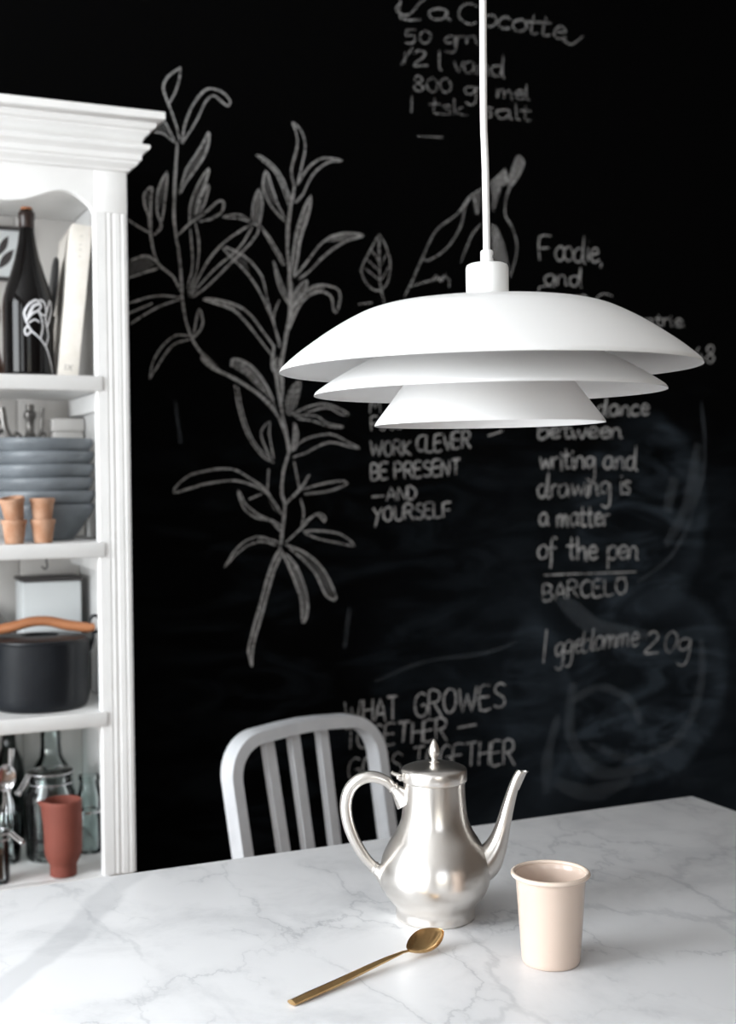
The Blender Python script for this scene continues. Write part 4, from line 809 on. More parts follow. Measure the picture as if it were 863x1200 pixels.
(0,5.0,[1150,714,1144,709,1139,704,1136,698,1134,690,1135,682,1138,675,1142,670,1148,668,1153,670,1158,674,1161,682,1163,691,1162,700,1159,708,1155,711,1150,713]),
(0,5.4,[1196,710,1192,715,1187,717,1181,714,1176,708,1172,701,1170,694,1170,685,1173,677,1179,672,1185,670,1190,672,1194,677,1197,685,1196,692,1191,693,1184,691]),
(0,5.2,[1228,716,1215,718,1204,715,1200,692,1202,670,1213,668,1227,671]),
(0,5.7,[1203,694,1224,693]),
(0,6.1,[1236,717,1264,717]),
(0,6.4,[1251,718,1246,672]),
(0,5.7,[1268,668,1271,715]),
(0,6.1,[1294,668,1297,715]),
(0,5.3,[1269,692,1295,692]),
(0,6.3,[1327,715,1313,718,1301,714,1297,691,1299,668,1310,667,1324,671]),
(0,5.8,[1300,692,1320,694]),
(0,5.8,[1330,669,1329,696,1331,717,1340,720,1350,715,1355,712,1356,706,1354,700,1350,695,1342,693,1332,692]),
(0,5.0,[1340,692,1357,665]),
(0,5.7,[1385,692,1434,695]),
(0,4.4,[1141,643,1136,646,1130,648,1124,645,1118,640,1114,632,1112,623,1113,614,1115,606,1121,601,1127,598,1134,601,1139,606,1140,615,1139,623,1134,623,1127,622]),
(0,5.9,[1164,652,1158,647,1152,642,1149,634,1147,626,1148,617,1151,609,1156,604,1162,602,1168,604,1174,610,1177,618,1179,627,1178,636,1176,645,1171,649,1164,652]),
(0,5.5,[1210,652,1196,655,1185,652,1180,627,1182,603,1193,600,1208,604]),
(0,4.9,[1183,628,1205,630]),
(0,5.2,[1245,642,1240,647,1234,650,1228,648,1223,643,1220,637,1221,631,1230,626,1239,620,1242,614,1242,608,1239,603,1233,599,1225,601,1216,605]),
(0,6.2,[1273,657,1301,658]),
(0,5.5,[1288,657,1283,604]),
(0,5.2,[1320,655,1314,651,1309,646,1306,638,1306,630,1306,620,1308,610,1312,606,1317,604,1323,605,1329,610,1332,619,1333,630,1332,639,1330,646,1326,651,1321,656]),
(0,4.9,[1367,648,1363,653,1358,656,1352,653,1346,647,1342,639,1340,630,1341,620,1344,611,1349,606,1355,604,1361,607,1366,612,1368,620,1367,628,1362,628,1355,627]),
(0,5.8,[1401,653,1387,656,1376,653,1371,628,1373,602,1384,599,1398,602]),
(0,5.0,[1374,630,1396,629]),
(0,5.2,[1407,653,1436,655]),
(0,5.0,[1422,654,1419,601]),
(0,6.1,[1440,600,1444,654]),
(0,5.3,[1466,599,1470,653]),
(0,6.2,[1441,626,1468,628]),
(0,5.8,[1501,651,1487,654,1476,650,1471,623,1473,597,1484,594,1499,598]),
(0,5.1,[1474,625,1496,626]),
(0,6.5,[1506,595,1506,625,1508,649,1517,654,1527,651,1532,645,1533,638,1532,631,1527,625,1519,623,1509,623]),
(0,4.9,[1517,622,1536,590]),
 ],
 'smears':[
(0,13.5,[2082,1449,2087,1399,2092,1348,2092,1300,2084,1255,2071,1212,2054,1172,2037,1134,2016,1099,1991,1068,1960,1044,1924,1024,1888,1005]),
(0,39.1,[2071,1343,2061,1291,2052,1240,2039,1194,2019,1156,1995,1123,1971,1090]),
(0,10.5,[1180,814,1221,827,1263,840,1307,850,1359,854,1415,856,1462,859,1495,865,1520,872,1544,879]),
(0,33.1,[1658,698,1648,671,1637,644,1629,615,1625,583,1623,548,1622,514]),
(0,36.1,[1700,772,1693,730,1686,689,1689,650,1706,612,1732,576,1767,550,1811,541,1864,543,1917,545]),
(0,30.1,[1694,727,1718,739,1742,751,1768,756,1797,751,1828,739,1854,723,1872,703,1885,680,1897,656]),
(0,21.0,[1742,625,1783,604,1825,583,1866,571,1909,575,1952,588,1995,601]),
(0,27.1,[2080,851,2082,815,2083,779,2080,743,2070,707,2055,671,2037,640,2016,617,1992,599,1969,582]),
(0,39.1,[1997,1258,1976,1174]),
(0,45.1,[1645,542,1676,526,1708,510,1742,501,1781,502,1823,510,1866,519]),
(0,12.0,[1119,981,1106,891]),
(0,9.0,[731,1427,742,1339]),
(0,51.1,[1660,978,1694,951,1729,923,1768,901,1815,887,1866,879,1918,871]),
 ],
}

CHALK_LABELS = {
 'slender_branch': ('chalk_drawing', 'chalk drawing of a thin branch with small pointed leaves next to the white cabinet'),
 'leafy_branch': ('chalk_drawing', 'tall chalk drawing of a stem with long curling leaves behind the chair'),
 'single_leaf': ('chalk_drawing', 'small chalk drawing of one veined leaf left of the lamp holder'),
 'reaching_bird': ('chalk_drawing', 'chalk line sketch rising behind the lamp cord'),
 'recipe': ('chalk_writing', 'handwritten chalk recipe at the top of the board'),
 'foodie': ('chalk_writing', 'long handwritten chalk quotation to the right of the lamp'),
 'egg_note': ('chalk_writing', 'one line chalk note under the quotation'),
 'motto': ('chalk_writing', 'chalk capitals below the left side of the lamp'),
 'smears': ('chalk_smear', 'faint half wiped chalk arcs low on the right of the board'),
 'proverb': ('chalk_writing', 'three lines of chalk capitals behind the coffee pot'),
}
for key, strokes in CHALK.items():
    bm = bmesh.new()
    for si, (kind, w, flat_pts) in enumerate(strokes):
        P = [(flat_pts[i] / 1000, flat_pts[i + 1] / 1000) for i in range(0, len(flat_pts), 2)]
        y = -.0008 - si * .000012
        if kind:
            # loose diagonal hatching laid over the leaf
            vs_ = [bm.verts.new((x, -.0004 - si * .000004, z)) for x, z in P]
            try: f = bm.faces.new(vs_); f.material_index = min(kind, 2)
            except ValueError: pass
            continue
        hw = w / 2000
        pts = [Vector((x, z)) for x, z in P]
        n = len(pts); prev = None
        for i in range(n):
            t_ = pts[min(i + 1, n - 1)] - pts[max(i - 1, 0)]
            if t_.length < 1e-6: t_ = Vector((1, 0))
            t_.normalize(); nn = Vector((-t_.y, t_.x))
            k = hw * (.78 + .35 * noise.noise(Vector((pts[i].x * 40, pts[i].y * 40, 3.3))))
            if n > 2 and i in (0, n - 1): k *= .6
            a = bm.verts.new((pts[i].x + nn.x * k, y, pts[i].y + nn.y * k)); b = bm.verts.new((pts[i].x - nn.x * k, y, pts[i].y - nn.y * k))
            if prev:
                bm.faces.new((prev[0], prev[1], b, a))
            prev = (a, b)
    for f in bm.faces: f.normal_update()
    nm, lab = CHALK_LABELS[key]
    line = M['chalk_smear'] if key == 'smears' else M['chalk_faint'] if key in ('recipe', 'reaching_bird', 'single_leaf') else M['chalk']
    o = obj(nm, bm, [line, M['chalk_soft'], M['chalk_dense']], wall_back, flat=True)
    o['label'] = lab

# ------------------------------------------------------------------ marble table
TX0, TX1, TY0, TY1, TZ = -.45, 1.341, -1.79, -.89, .74
TCX, TCY = (TX0 + TX1) / 2, (TY0 + TY1) / 2
table = thing('dining_table', 'large white marble table with grey veins in the foreground', 'table', (TCX, TCY, 0))
bm = bmesh.new(); add_box(bm, TX0 - TCX, TX1 - TCX, TY0 - TCY, TY1 - TCY, TZ - .03, TZ, .003, 2)
obj('tabletop', bm, M['marble'], table)
bm = bmesh.new()
hx, hy = (TX1 - TX0) / 2 - .1, (TY1 - TY0) / 2 - .1
for s in (-1, 1):
    add_box(bm, -hx + .03, hx - .03, s * hy - .011, s * hy + .011, TZ - .11, TZ - .03, .002)
    add_box(bm, s * hx - .011, s * hx + .011, -hy + .03, hy - .03, TZ - .11, TZ - .03, .002)
obj('apron', bm, M['white_paint'], table)
for sx in (-1, 1):
    for sy in (-1, 1):
        bm = bmesh.new()
        lathe(bm, [(0, 0), (.02, 0), (.022, .01), (.03, .45), (.034, .6), (.034, TZ - .03), (0, TZ - .03)], 24, Matrix.Translation((sx * hx, sy * hy, 0)))
        obj('leg', bm, M['white_paint'], table)

# ------------------------------------------------------------------ pendant lamp
lamp = thing('pendant_lamp', 'white pendant lamp with three stacked metal shades hanging over the marble table', 'lamp', (.681, -1.382, 1.38), (0, math.radians(-.5), 0))
q = .000897
def shade(name, pts, z_inner_shift=.0011):
    bm = bmesh.new()
    P = [(r * q, (432 - y) * q) for r, y in pts]
    P = [(v.x, v.y) for v in catmull([(a, b, 0) for a, b in P], 4)]
    outer = [(r, z) for r, z in P]
    inner = [(max(r - .0009, .001), z - .0010) for r, z in P][::-1]
    prof = outer[::-1]            # from top to rim
    prof = prof + [(P[0][0] + .0004, P[0][1] - .0012)] + inner[::-1][0:0] + [(r, z) for r, z in inner[::-1]]
    prof.append(prof[0])
    lathe(bm, prof, 128)
    bmesh.ops.remove_doubles(bm, verts=bm.verts, dist=1e-6)
    return obj(name, bm, M['lamp_white'], lamp, sharp=50)
shade('upper_shade', [(247, 433), (244.5, 429), (235, 420.5), (222, 410), (205, 398), (190, 388), (175, 379), (160, 371), (148, 365.5), (136, 361.5), (124, 358.8), (108, 357), (80, 356.2), (22, 356)])
shade('middle_shade', [(207, 460.5), (203, 456), (182, 442), (155, 427), (130, 415), (105, 405), (92, 400)])
shade('lower_shade', [(136, 497), (133, 492), (120, 475), (108, 459), (98, 446), (90, 436), (82, 427)])
zt = (432 - 356) * q
bm = bmesh.new()
lathe(bm, [(0, zt - .004), (.0226, zt - .004), (.0226, zt + .0375), (.0215, zt + .0408), (.018, zt + .0425), (0, zt + .0435)], 48)
obj('lamp_holder', bm, M['lamp_cup'], lamp)
zg = zt + .0435
bm = bmesh.new()
lathe(bm, [(0, zg - .002), (.0068, zg - .002), (.0068, zg + .0115), (.0058, zg + .013), (0, zg + .013)], 32)
grip = obj('cord_grip', bm, M['cord'], lamp)
bm = bmesh.new()
mm = Matrix.Rotation(math.radians(-36), 4, 'Z') @ Matrix.Translation((.0062, -.002, zg + .006)) @ Matrix.Rotation(PI / 2, 4, 'Y')
lathe(bm, [(0, 0), (.0016, 0), (.0016, .0012), (0, .0014)], 14, mm)
obj('grip_screw', bm, M['steel_dark'], grip)
bm = bmesh.new()
zc = 2.75 - 1.38
path = catmull([(0, 0, zg + .012), (0, 0, zg + .05), (-.0002, .0001, zg + .10), (-.0007, .0003, zg + .125), (-.0012, .0005, zg + .16), (.0002, .0005, zg + .30), (.0035, .0005, zg + .6), (.004, 0, zc - .06)], 6)
tube(bm, path, .0038, 14)
obj('cord', bm, M['cord'], lamp)
bm = bmesh.new(); lathe(bm, [(0, zc), (.05, zc), (.05, zc - .006), (.042, zc - .035), (.01, zc - .062), (0, zc - .063)], 40)
obj('ceiling_cap', bm, M['lamp_white'], lamp)
bm = bmesh.new(); lathe(bm, [(0, zt - .001), (.02, zt - .002), (.02, zt - .045), (.013, zt - .05), (0, zt - .05)], 32)
obj('socket', bm, M['lamp_white'], lamp)
bm = bmesh.new(); lathe(bm, [(0, zt - .043), (.012, zt - .045), (.014, zt - .052), (.025, zt - .068), (.0275, zt - .082), (.024, zt - .096), (.012, zt - .106), (0, zt - .108)], 32)
obj('bulb', bm, M['bulb'], lamp)
for k in range(3):
    a = 2 * PI * k / 3 + .5
    bm = bmesh.new()
    c_, s_ = math.cos(a), math.sin(a)
    tube(bm, [(.018 * c_, .018 * s_, zt - .02), (.0838 * c_, .0838 * s_, .0278), (.0757 * c_, .0757 * s_, .0042)], .0016, 8)
    obj('shade_strut', bm, M['lamp_white'], lamp)

# ------------------------------------------------------------------ coffee pot
pot = thing('coffee_pot', 'silver metal coffee pot with long spout and lid on the marble table', 'coffee pot', (.696, -1.22, .74), (0, 0, math.radians(-24.4)))
body_p = [(.0469, .0015), (.0472, .004), (.0469, .0123), (.0500, .0180), (.0565, .0255), (.0622, .0345), (.0654, .0455), (.0660, .0540), (.0648, .0640), (.0615, .0755), (.0535, .0915), (.0462, .1030), (.0405, .1165), (.0378, .1335), (.0368, .150), (.0366, .1640)]
bm = bmesh.new()
sm = [(v.x, v.y) for v in catmull([(r, z, 0) for r, z in body_p[1:]], 5)]
lathe(bm, [(0, .002), (.043, .002), (.0455, 0), (.0469, .0008)] + sm + [(.0355, .1640), (.0355, .150), (0, .140)], 96)
obj('body', bm, M['silver'], pot, sharp=60)
bm = bmesh.new()
lathe(bm, [(0, .1625), (.0355, .1625), (.0386, .1640), (.0391, .1655), (.0391, .1760), (.0385, .1780), (.0372, .1793), (.0330, .1812), (.024, .1836), (.014, .1852), (.006, .1862), (0, .1865)], 96)
lid = obj('lid', bm, M['silver'], pot, sharp=50)
bm = bmesh.new()
lathe(bm, [(0, .1850), (.0062, .1855), (.0066, .1868), (.0048, .1878), (.0034, .1886), (.0034, .1898), (.0050, .1920), (.0064, .1955), (.0067, .1985), (.0062, .2020), (.0049, .2060), (.0032, .2098), (.0014, .2128), (0, .2134)], 28)
obj('finial', bm, M['silver'], lid, sharp=70)
# spout (towards +x), one tapering tube that starts inside the belly
sp_path = catmull([(.040, 0, .058), (.0585, 0, .0640), (.0700, 0, .0780), (.0768, 0, .0930), (.0822, 0, .1112), (.0880, 0, .1330), (.0938, 0, .1525), (.0992, 0, .1660), (.1040, 0, .1735)], 6)
bm = bmesh.new()
rr = lerp_list([.026, .0205, .0150, .0112, .0088, .0074, .0062, .0056, .0053], len(sp_path))
rings = tube(bm, sp_path, rr, 28, caps=False, up=(0, 1, 0))
# cut the mouth aslant so that it makes a beak, and give it an inside
last = rings[-1]
for v in last:
    d = v.co - sp_path[-1]
    v.co += Vector((.0052, 0, .0035)) * max(0, d.x / .0053) + Vector((-.001, 0, -.001)) * max(0, -d.x / .0053)
inner = [bm.verts.new(v.co + (sp_path[-1] - v.co) * .2) for v in last]
deep = [bm.verts.new(v.co + Vector((-.010, 0, -.022))) for v in inner]
for k in range(28):
    j = (k + 1) % 28
    bm.faces.new((last[k], last[j], inner[j], inner[k])); bm.faces.new((inner[k], inner[j], deep[j], deep[k]))
bm.faces.new(deep)
obj('spout', bm, M['silver'], pot, sharp=60)
# handle with two sockets
hp = catmull([(-.0485, 0, .1552), (-.0585, 0, .1640), (-.0745, 0, .1688), (-.0905, 0, .1648), (-.1015, 0, .1530), (-.1058, 0, .1355), (-.1030, 0, .1130), (-.0950, 0, .0915), (-.0835, 0, .0722), (-.0725, 0, .0600)], 7)
bm = bmesh.new(); tube(bm, hp, lerp_list([.0054, .0064, .0070, .0073, .0074, .0073, .0071, .0068, .0063, .0058], len(hp)), 20, up=(0, 1, 0))
hd = obj('handle', bm, M['silver'], pot, sharp=60)
bm = bmesh.new()
tube(bm, [(-.0335, 0, .1400), (-.0385, 0, .1455), (-.0440, 0, .1510), (-.0475, 0, .1543), (-.0482, 0, .1550), (-.0500, 0, .1567)], [.0150, .0120, .0078, .0060, .0074, .0070], 20, up=(0, 1, 0))
obj('socket', bm, M['silver'], hd, sharp=60)
bm = bmesh.new()
tube(bm, [(-.0535, 0, .0470), (-.0600, 0, .0510), (-.0660, 0, .0552), (-.0712, 0, .0592), (-.0720, 0, .0597), (-.0738, 0, .0612)], [.0170, .0125, .0088, .0064, .0078, .0072], 20, up=(0, 1, 0))
obj('socket', bm, M['silver'], hd, sharp=60)
bm = bmesh.new()
tube(bm, [(-.0405, -.007, .1675), (-.0405, .007, .1675)], .0028, 14)
add_box(bm, -.0450, -.0360, -.003, .003, .1655, .1700, .0012)
tube(bm, catmull([(-.0400, 0, .1690), (-.0440, 0, .1712), (-.0480, 0, .1722), (-.0510, 0, .1745)], 4), [.002] * 13, 10)
obj('hinge', bm, M['silver'], lid, sharp=60)

# ------------------------------------------------------------------ enamel cup
cup = thing('enamel_cup', 'beige enamel tumbler with rolled rim standing right of the coffee pot', 'cup', (.743, -1.401, .74))
bm = bmesh.new()
lathe(bm, [(0, .002), (.026, .002), (.0285, 0), (.0302, .0006), (.0313, .0030), (.0318, .0065), (.0375, .0900), (.0384, .0945), (.0395, .0968), (.0385, .0960), (.0372, .0940), (.0362, .0890), (.0308, .0080), (.028, .0050), (0, .0045)], 80)
obj('body', bm, M['cup'], cup, sharp=50)
bm = bmesh.new()
ring = [(.0403 + .0026 * math.cos(a), .0964 + .0026 * math.sin(a)) for a in [2 * PI * k / 12 for k in range(13)]]
lathe(bm, ring, 80); bmesh.ops.remove_doubles(bm, verts=bm.verts, dist=1e-6)
obj('rolled_rim', bm, M['cup_rim'], cup, sharp=80)

# ------------------------------------------------------------------ gold spoon
pa, pb = Vector((.448, -1.387, 0)), Vector((.659, -1.307, 0))
Ls = (pb - pa).length
ang = math.atan2((pb - pa).y, (pb - pa).x)
spoon = thing('tea_spoon', 'long gold coloured spoon lying on the marble in front of the coffee pot', 'spoon', (pa.x, pa.y, .74), (0, 0, ang))
bm = bmesh.new()
Lb = .056; Lh = Ls - Lb
hpath = [(0, 0, .0032), (.02, 0, .0040), (.06, 0, .0052), (.10, 0, .0075), (.135, 0, .0092), (Lh - .008, 0, .0098), (Lh + .004, 0, .0085)]
ww = [.0060, .0060, .0055, .0046, .0036, .0022, .0026]; hh = [.0026, .0032, .0034, .0030, .0024, .0014, .0009]
rings = []
for (x, y, z), w, h in zip(hpath, ww, hh):
    # roof-shaped section: a ridge along the middle, flat flanks
    rings.append([bm.verts.new((x, s_ * w, z + k * h)) for s_, k in ((-1, -.6), (-1, .1), (-.1, 1), (.1, 1), (1, .1), (1, -.6), (.4, -1), (-.4, -1))])
for A_, B_ in zip(rings, rings[1:]):
    for k in range(8):
        j = (k + 1) % 8
        bm.faces.new((A_[k], A_[j], B_[j], B_[k]))
bm.faces.new(rings[0]); bm.faces.new(rings[-1][::-1])
obj('handle', bm, M['gold'], spoon, sharp=25)
bm = bmesh.new()
NU, NV = 22, 14
def egg(u):        # half width along the bowl
    return .0002 + .0138 * (max(0, math.sin(PI * u ** 1.12)) ** .5)
def bowl_pt(u, v, off):
    x = Lh + Lb * u; w = egg(u)
    dep = .0085 * math.sin(PI * min(1, u * .92 + .04)) ** .8
    rim = .0092 + .0012 * (2 * u - 1) ** 2
    z = rim - dep * (1 - v * v) + off + .0085 * u
    return Vector((x, v * w, z + .006 * math.sin(PI * u) * v))
for off in (0, -.0009):
    grid = [[bm.verts.new(bowl_pt(i / NU, -1 + 2 * j / NV, off)) for j in range(NV + 1)] for i in range(NU + 1)]
    for i in range(NU):
        for j in range(NV): bm.faces.new((grid[i][j], grid[i + 1][j], grid[i + 1][j + 1], grid[i][j + 1]))
    if off == 0: g0 = grid
for j in (0, NV):
    for i in range(NU): bm.faces.new((g0[i][j], g0[i + 1][j], grid[i + 1][j], grid[i][j]))
bmesh.ops.remove_doubles(bm, verts=bm.verts, dist=1e-5)
obj('bowl', bm, M['gold'], spoon, sharp=60)

# ------------------------------------------------------------------ chair
ch = thing('dining_chair', 'silver grey metal chair with curved slatted back behind the marble table', 'chair', (.8686, -.5106, 0), (0, 0, .2976))
LEAN, HT, CR, CW, CWB, TW, TD = .2074, .8245, .079, .1775, .1725, .021, .036
def cpt(u, z, off=0):
    # front of the seat is -y in chair space; the back leans to +y
    lean = (z - .45) * LEAN if z > .45 else (z - .45) * -.16
    return Vector((u, lean - off, z))
def arch_line(ins):
    W, Wb, H, r = CW - ins, CWB - ins, HT - ins, CR - ins
    pts = [(-(Wb + .012), .0)] if False else []
    pts += [(-Wb - .01, 0.0), (-Wb, .3), (-Wb, .45), (-(Wb + W) / 2, .6)]
    for k in range(13):
        a = PI - PI / 2 * k / 12
        pts.append((-W + r + r * math.cos(a), H - r + r * math.sin(a)))
    # the crest is very slightly bowed
    pts += [(-(W - r) * .45, H + .004), (0, H + .0055)]
    return pts + [(-u, z) for u, z in pts[-2::-1]]
bm = bmesh.new()
oa, ia = arch_line(0), arch_line(TW)
rings = []
for (u, z), (u2, z2) in zip(oa, ia):
    rings.append([bm.verts.new(cpt(u, z, 0)), bm.verts.new(cpt(u2, z2, 0)), bm.verts.new(cpt(u2, z2, -TD)), bm.verts.new(cpt(u, z, -TD))])
for A_, B_ in zip(rings, rings[1:]):
    for k in range(4): bm.faces.new((A_[k], A_[(k + 1) % 4], B_[(k + 1) % 4], B_[k]))
bm.faces.new(rings[0]); bm.faces.new(rings[-1][::-1])
long_e = [e for e in bm.edges if len(e.link_faces) == 2 and e.calc_face_angle() > math.radians(60)]
bmesh.ops.bevel(bm, geom=long_e, offset=.005, segments=3, profile=.5, affect='EDGES')
obj('back_frame', bm, M['aluminium'], ch, sharp=40)
for u0, u1 in ((-.0845, -.0765), (-.0262, -.0262), (.0395, .0300)):
    bm = bmesh.new()
    hw = .0098
    for z0, z1, n in ((.43, HT - TW + .006, 8),):
        rings = []
        for i in range(n + 1):
            t = i / n; z = z0 + (z1 - z0) * t; u = u1 + (u0 - u1) * t
            rings.append([bm.verts.new(cpt(u - hw, z, -.008)), bm.verts.new(cpt(u + hw, z, -.008)), bm.verts.new(cpt(u + hw, z, -.024)), bm.verts.new(cpt(u - hw, z, -.024))])
        for A_, B_ in zip(rings, rings[1:]):
            for k in range(4): bm.faces.new((A_[k], A_[(k + 1) % 4], B_[(k + 1) % 4], B_[k]))
        bm.faces.new(rings[0]); bm.faces.new(rings[-1][::-1])
    le = [e for e in bm.edges if len(e.link_faces) == 2 and e.calc_face_angle() > math.radians(60)]
    bmesh.ops.bevel(bm, geom=le, offset=.0035, segments=2, profile=.5, affect='EDGES')
    obj('back_slat', bm, M['aluminium'], ch, sharp=40)
bm = bmesh.new()
seat_pts = []
for k in range(40):
    a = 2 * PI * k / 40
    c_, s_ = math.cos(a), math.sin(a)
    e = .45
    x = .20 * math.copysign(abs(c_) ** e, c_); y = .195 * math.copysign(abs(s_) ** e, s_)
    seat_pts.append((x * (1 - .08 * (y / .195)), y - .19))
top = [bm.verts.new((x, y, .45)) for x, y in seat_pts]; bot = [bm.verts.new((x, y, .425)) for x, y in seat_pts]
mid = [bm.verts.new((x * .8, -.19 + (y + .19) * .8, .44)) for x, y in seat_pts]
for k in range(40):
    j = (k + 1) % 40
    bm.faces.new((top[k], top[j], bot[j], bot[k])); bm.faces.new((top[k], mid[k], mid[j], top[j]))
bm.faces.new(mid); bm.faces.new(bot[::-1])
obj('seat', bm, M['aluminium'], ch, sharp=50)
for s in (-1, 1):
    bm = bmesh.new()
    tube(bm, [(s * .165, -.33, .43), (s * .175, -.35, .2), (s * .185, -.365, 0)], [.017, .015, .012], 16)
    obj('front_leg', bm, M['aluminium'], ch)
for s in (-1, 1):
    bm = bmesh.new(); tube(bm, [(s * .172, -.345, .2), (s * .163, .058, .2)], .008, 10); obj('stretcher', bm, M['aluminium'], ch)
bm = bmesh.new(); tube(bm, [(-.17, -.15, .2), (.17, -.15, .2)], .008, 10); obj('stretcher', bm, M['aluminium'], ch)

# ------------------------------------------------------------------ cabinet
CX0, CX1, CF, CB = -.548, .548, -.36, -.012
cab = thing('kitchen_hutch', 'white painted wooden hutch with open shelves and moulded cornice at the left', 'cabinet', (0, 0, 0))
SH = [1.445, 1.158, .863, .575]
for x0, x1 in ((CX0, CX0 + .022), (CX1 - .022, CX1)):
    bm = bmesh.new(); add_box(bm, x0, x1, CF + .02, CB, 0, 1.80, .002); obj('side_panel', bm, M['white_paint'], cab)
# back of upright boards
bm = bmesh.new()
nb = 9; bw = (CX1 - CX0 - .044) / nb
for k in range(nb):
    add_box(bm, CX0 + .022 + k * bw + .0006, CX0 + .022 + (k + 1) * bw - .0006, CB - .012, CB, .1, 1.80, .002)
obj('back_panel', bm, M['cabinet_back'], cab)
for z in SH:
    bm = bmesh.new(); add_box(bm, CX0 + .024, CX1 - .024, CF + .021, CB - .013, z - .022, z, .001)
    # nosing that laps over the face frame
    add_box(bm, CX0 + .0475, CX1 - .0475, CF - .004, CF + .021, z - .026, z, .003)
    obj('shelf', bm, M['white_paint'], cab)
    for s in (-1, 1):
        bm = bmesh.new(); xa, xb = sorted((s * .506, s * .5245)); add_box(bm, xa, xb, CF + .03, CB - .014, z - .056, z - .023, .002)
        obj('shelf_batten', bm, M['white_paint'], cab)
bm = bmesh.new(); add_box(bm, CX0 + .024, CX1 - .024, CF + .021, CB - .013, 1.775, 1.80, .001); obj('top_board', bm, M['white_paint'], cab)
# fluted stiles: shallow grooves up to the springing of the valance, a plain block above
def stile(s):
    bm = bmesh.new()
    prof = [(.4905, CF + .020), (.4905, CF + .001), (.492, CF), (.5005, CF)]
    for fx, w, dep in ((.5120, .0024, .0016), (.5215, .0030, .0020), (.5365, .0022, .0014)):
        prof += [(fx - w, CF)] + [(fx - w * math.cos(PI * k / 6), CF + dep * math.sin(PI * k / 6)) for k in range(1, 6)] + [(fx + w, CF)]
    prof += [(.5445, CF), (.5475, CF + .0012), (.548, CF + .004), (.548, CF + .020)]
    A_ = [bm.verts.new((s * x, y, .575)) for x, y in prof]; B_ = [bm.verts.new((s * x, y, 1.727)) for x, y in prof]
    n = len(prof)
    for k in range(n):
        j = (k + 1) % n
        bm.faces.new((A_[k], A_[j], B_[j], B_[k]))
    bm.faces.new(A_[::-1]); bm.faces.new(B_)
    xa, xb = sorted((s * .4905, s * .548)); add_box(bm, xa, xb, CF, CF + .02, 1.7272, 1.80, .0015)
    obj('fluted_stile', bm, M['white_paint'], cab, sharp=30)
stile(1); stile(-1)
# scalloped valance
half = [(.4903, 1.726), (.484, 1.737), (.474, 1.746), (.462, 1.7545), (.449, 1.7593), (.436, 1.7605), (.420, 1.7575), (.404, 1.7515), (.388, 1.7450), (.370, 1.7388), (.350, 1.7358), (.330, 1.7352)]
centre = [(.30, 1.7365), (.26, 1.742), (.20, 1.752), (.14, 1.758), (.07, 1.757), (.03, 1.748), (0, 1.740)]
low = half + centre
outl = low + [(-x, z) for x, z in low[-2::-1]] + [(-.4903, 1.801), (.4903, 1.801)]
bm = bmesh.new()
prism(bm, outl, CF + .001, CF + .020)
obj('scalloped_valance', bm, M['white_paint'], cab, sharp=30)
# cornice: profile swept round front and sides with mitred corners
cp = [(0, 1.799), (.004, 1.8005), (.006, 1.8045), (.0095, 1.8060), (.0165, 1.8115), (.0165, 1.8150), (.0215, 1.8180), (.0215, 1.8260), (.0260, 1.8310), (.0320, 1.8340), (.0340, 1.8385), (.0325, 1.8425), (.0225, 1.8455), (.0228, 1.8500), (.0262, 1.8570), (.0330, 1.8625), (.0330, 1.8655), (.0400, 1.8690), (.0425, 1.8730), (.0425, 1.8775), (.0500, 1.8795), (.0550, 1.8830), (.0550, 1.8935), (.0535, 1.8955)]
bm = bmesh.new()
prev = None
rows = []
for o_, z in cp:
    rows.append([bm.verts.new(p) for p in ((CX0 - o_, CB, z), (CX0 - o_, CF - o_, z), (CX1 + o_, CF - o_, z), (CX1 + o_, CB, z))])
for A_, B_ in zip(rows, rows[1:]):
    for k in range(3): bm.faces.new((A_[k], A_[k + 1], B_[k + 1], B_[k]))
    bm.faces.new((A_[3], A_[0], B_[0], B_[3]))
bm.faces.new(rows[-1]); bm.faces.new(rows[0][::-1])
obj('cornice', bm, M['white_paint'], cab, sharp=28)
# closed base below the worktop line, hidden by the table
bm = bmesh.new(); add_box(bm, CX0 + .024, CX1 - .024, CF + .021, CF + .04, .09, .548, .002); add_box(bm, CX0 + .024, CX1 - .024, CF + .05, CF + .065, 0, .09, .002); obj('base_front', bm, M['white_paint'], cab)
for s in (-1, 1):
    bm = bmesh.new(); xa, xb = sorted((s * .006, s * .50)); add_box(bm, xa, xb, CF + .001, CF + .0205, .10, .53, .003)
    add_box(bm, xa + .06, xb - .06, CF - .003, CF + .002, .16, .47, .003)
    d = obj('door', bm, M['white_paint'], cab)
    bm = bmesh.new(); lathe(bm, [(0, 0), (.006, 0), (.005, .01), (.012, .018), (.011, .026), (0, .029)], 20, Matrix.Translation((s * .035, CF + .001, .4)) @ Matrix.Rotation(PI / 2, 4, 'X'))
    obj('knob', bm, M['steel_dark'], d)

# ------------------------------------------------------------------ first shelf: bottle, book, paddle, mill, card
e = .0003
bot = thing('wine_bottle', 'black glass bottle with a white branch drawn on it, top shelf', 'bottle', (.396, -.24, SH[0] + e))
bm = bmesh.new()
bp = [(.0, .006), (.030, .004), (.040, 0), (.0436, .003), (.0441, .012), (.0441, .128), (.0428, .142), (.0392, .158), (.0305, .184), (.0222, .212), (.0162, .240), (.0132, .262), (.0122, .278), (.0116, .300), (0, .300)]
lathe(bm, bp, 56); obj('glass_body', bm, M['bottle'], bot, sharp=50)
bm = bmesh.new(); lathe(bm, [(.0124, .268), (.0138, .268), (.0134, .282), (.0146, .284), (.0146, .2945), (.0136, .2965), (.0120, .2975), (0, .2975)], 32); obj('foil', bm, M['foil'], bot)
bm = bmesh.new(); lathe(bm, [(0, .297), (.0098, .297), (.0100, .3035), (.0090, .305), (0, .3055)], 24); obj('cork', bm, M['cork'], bot)
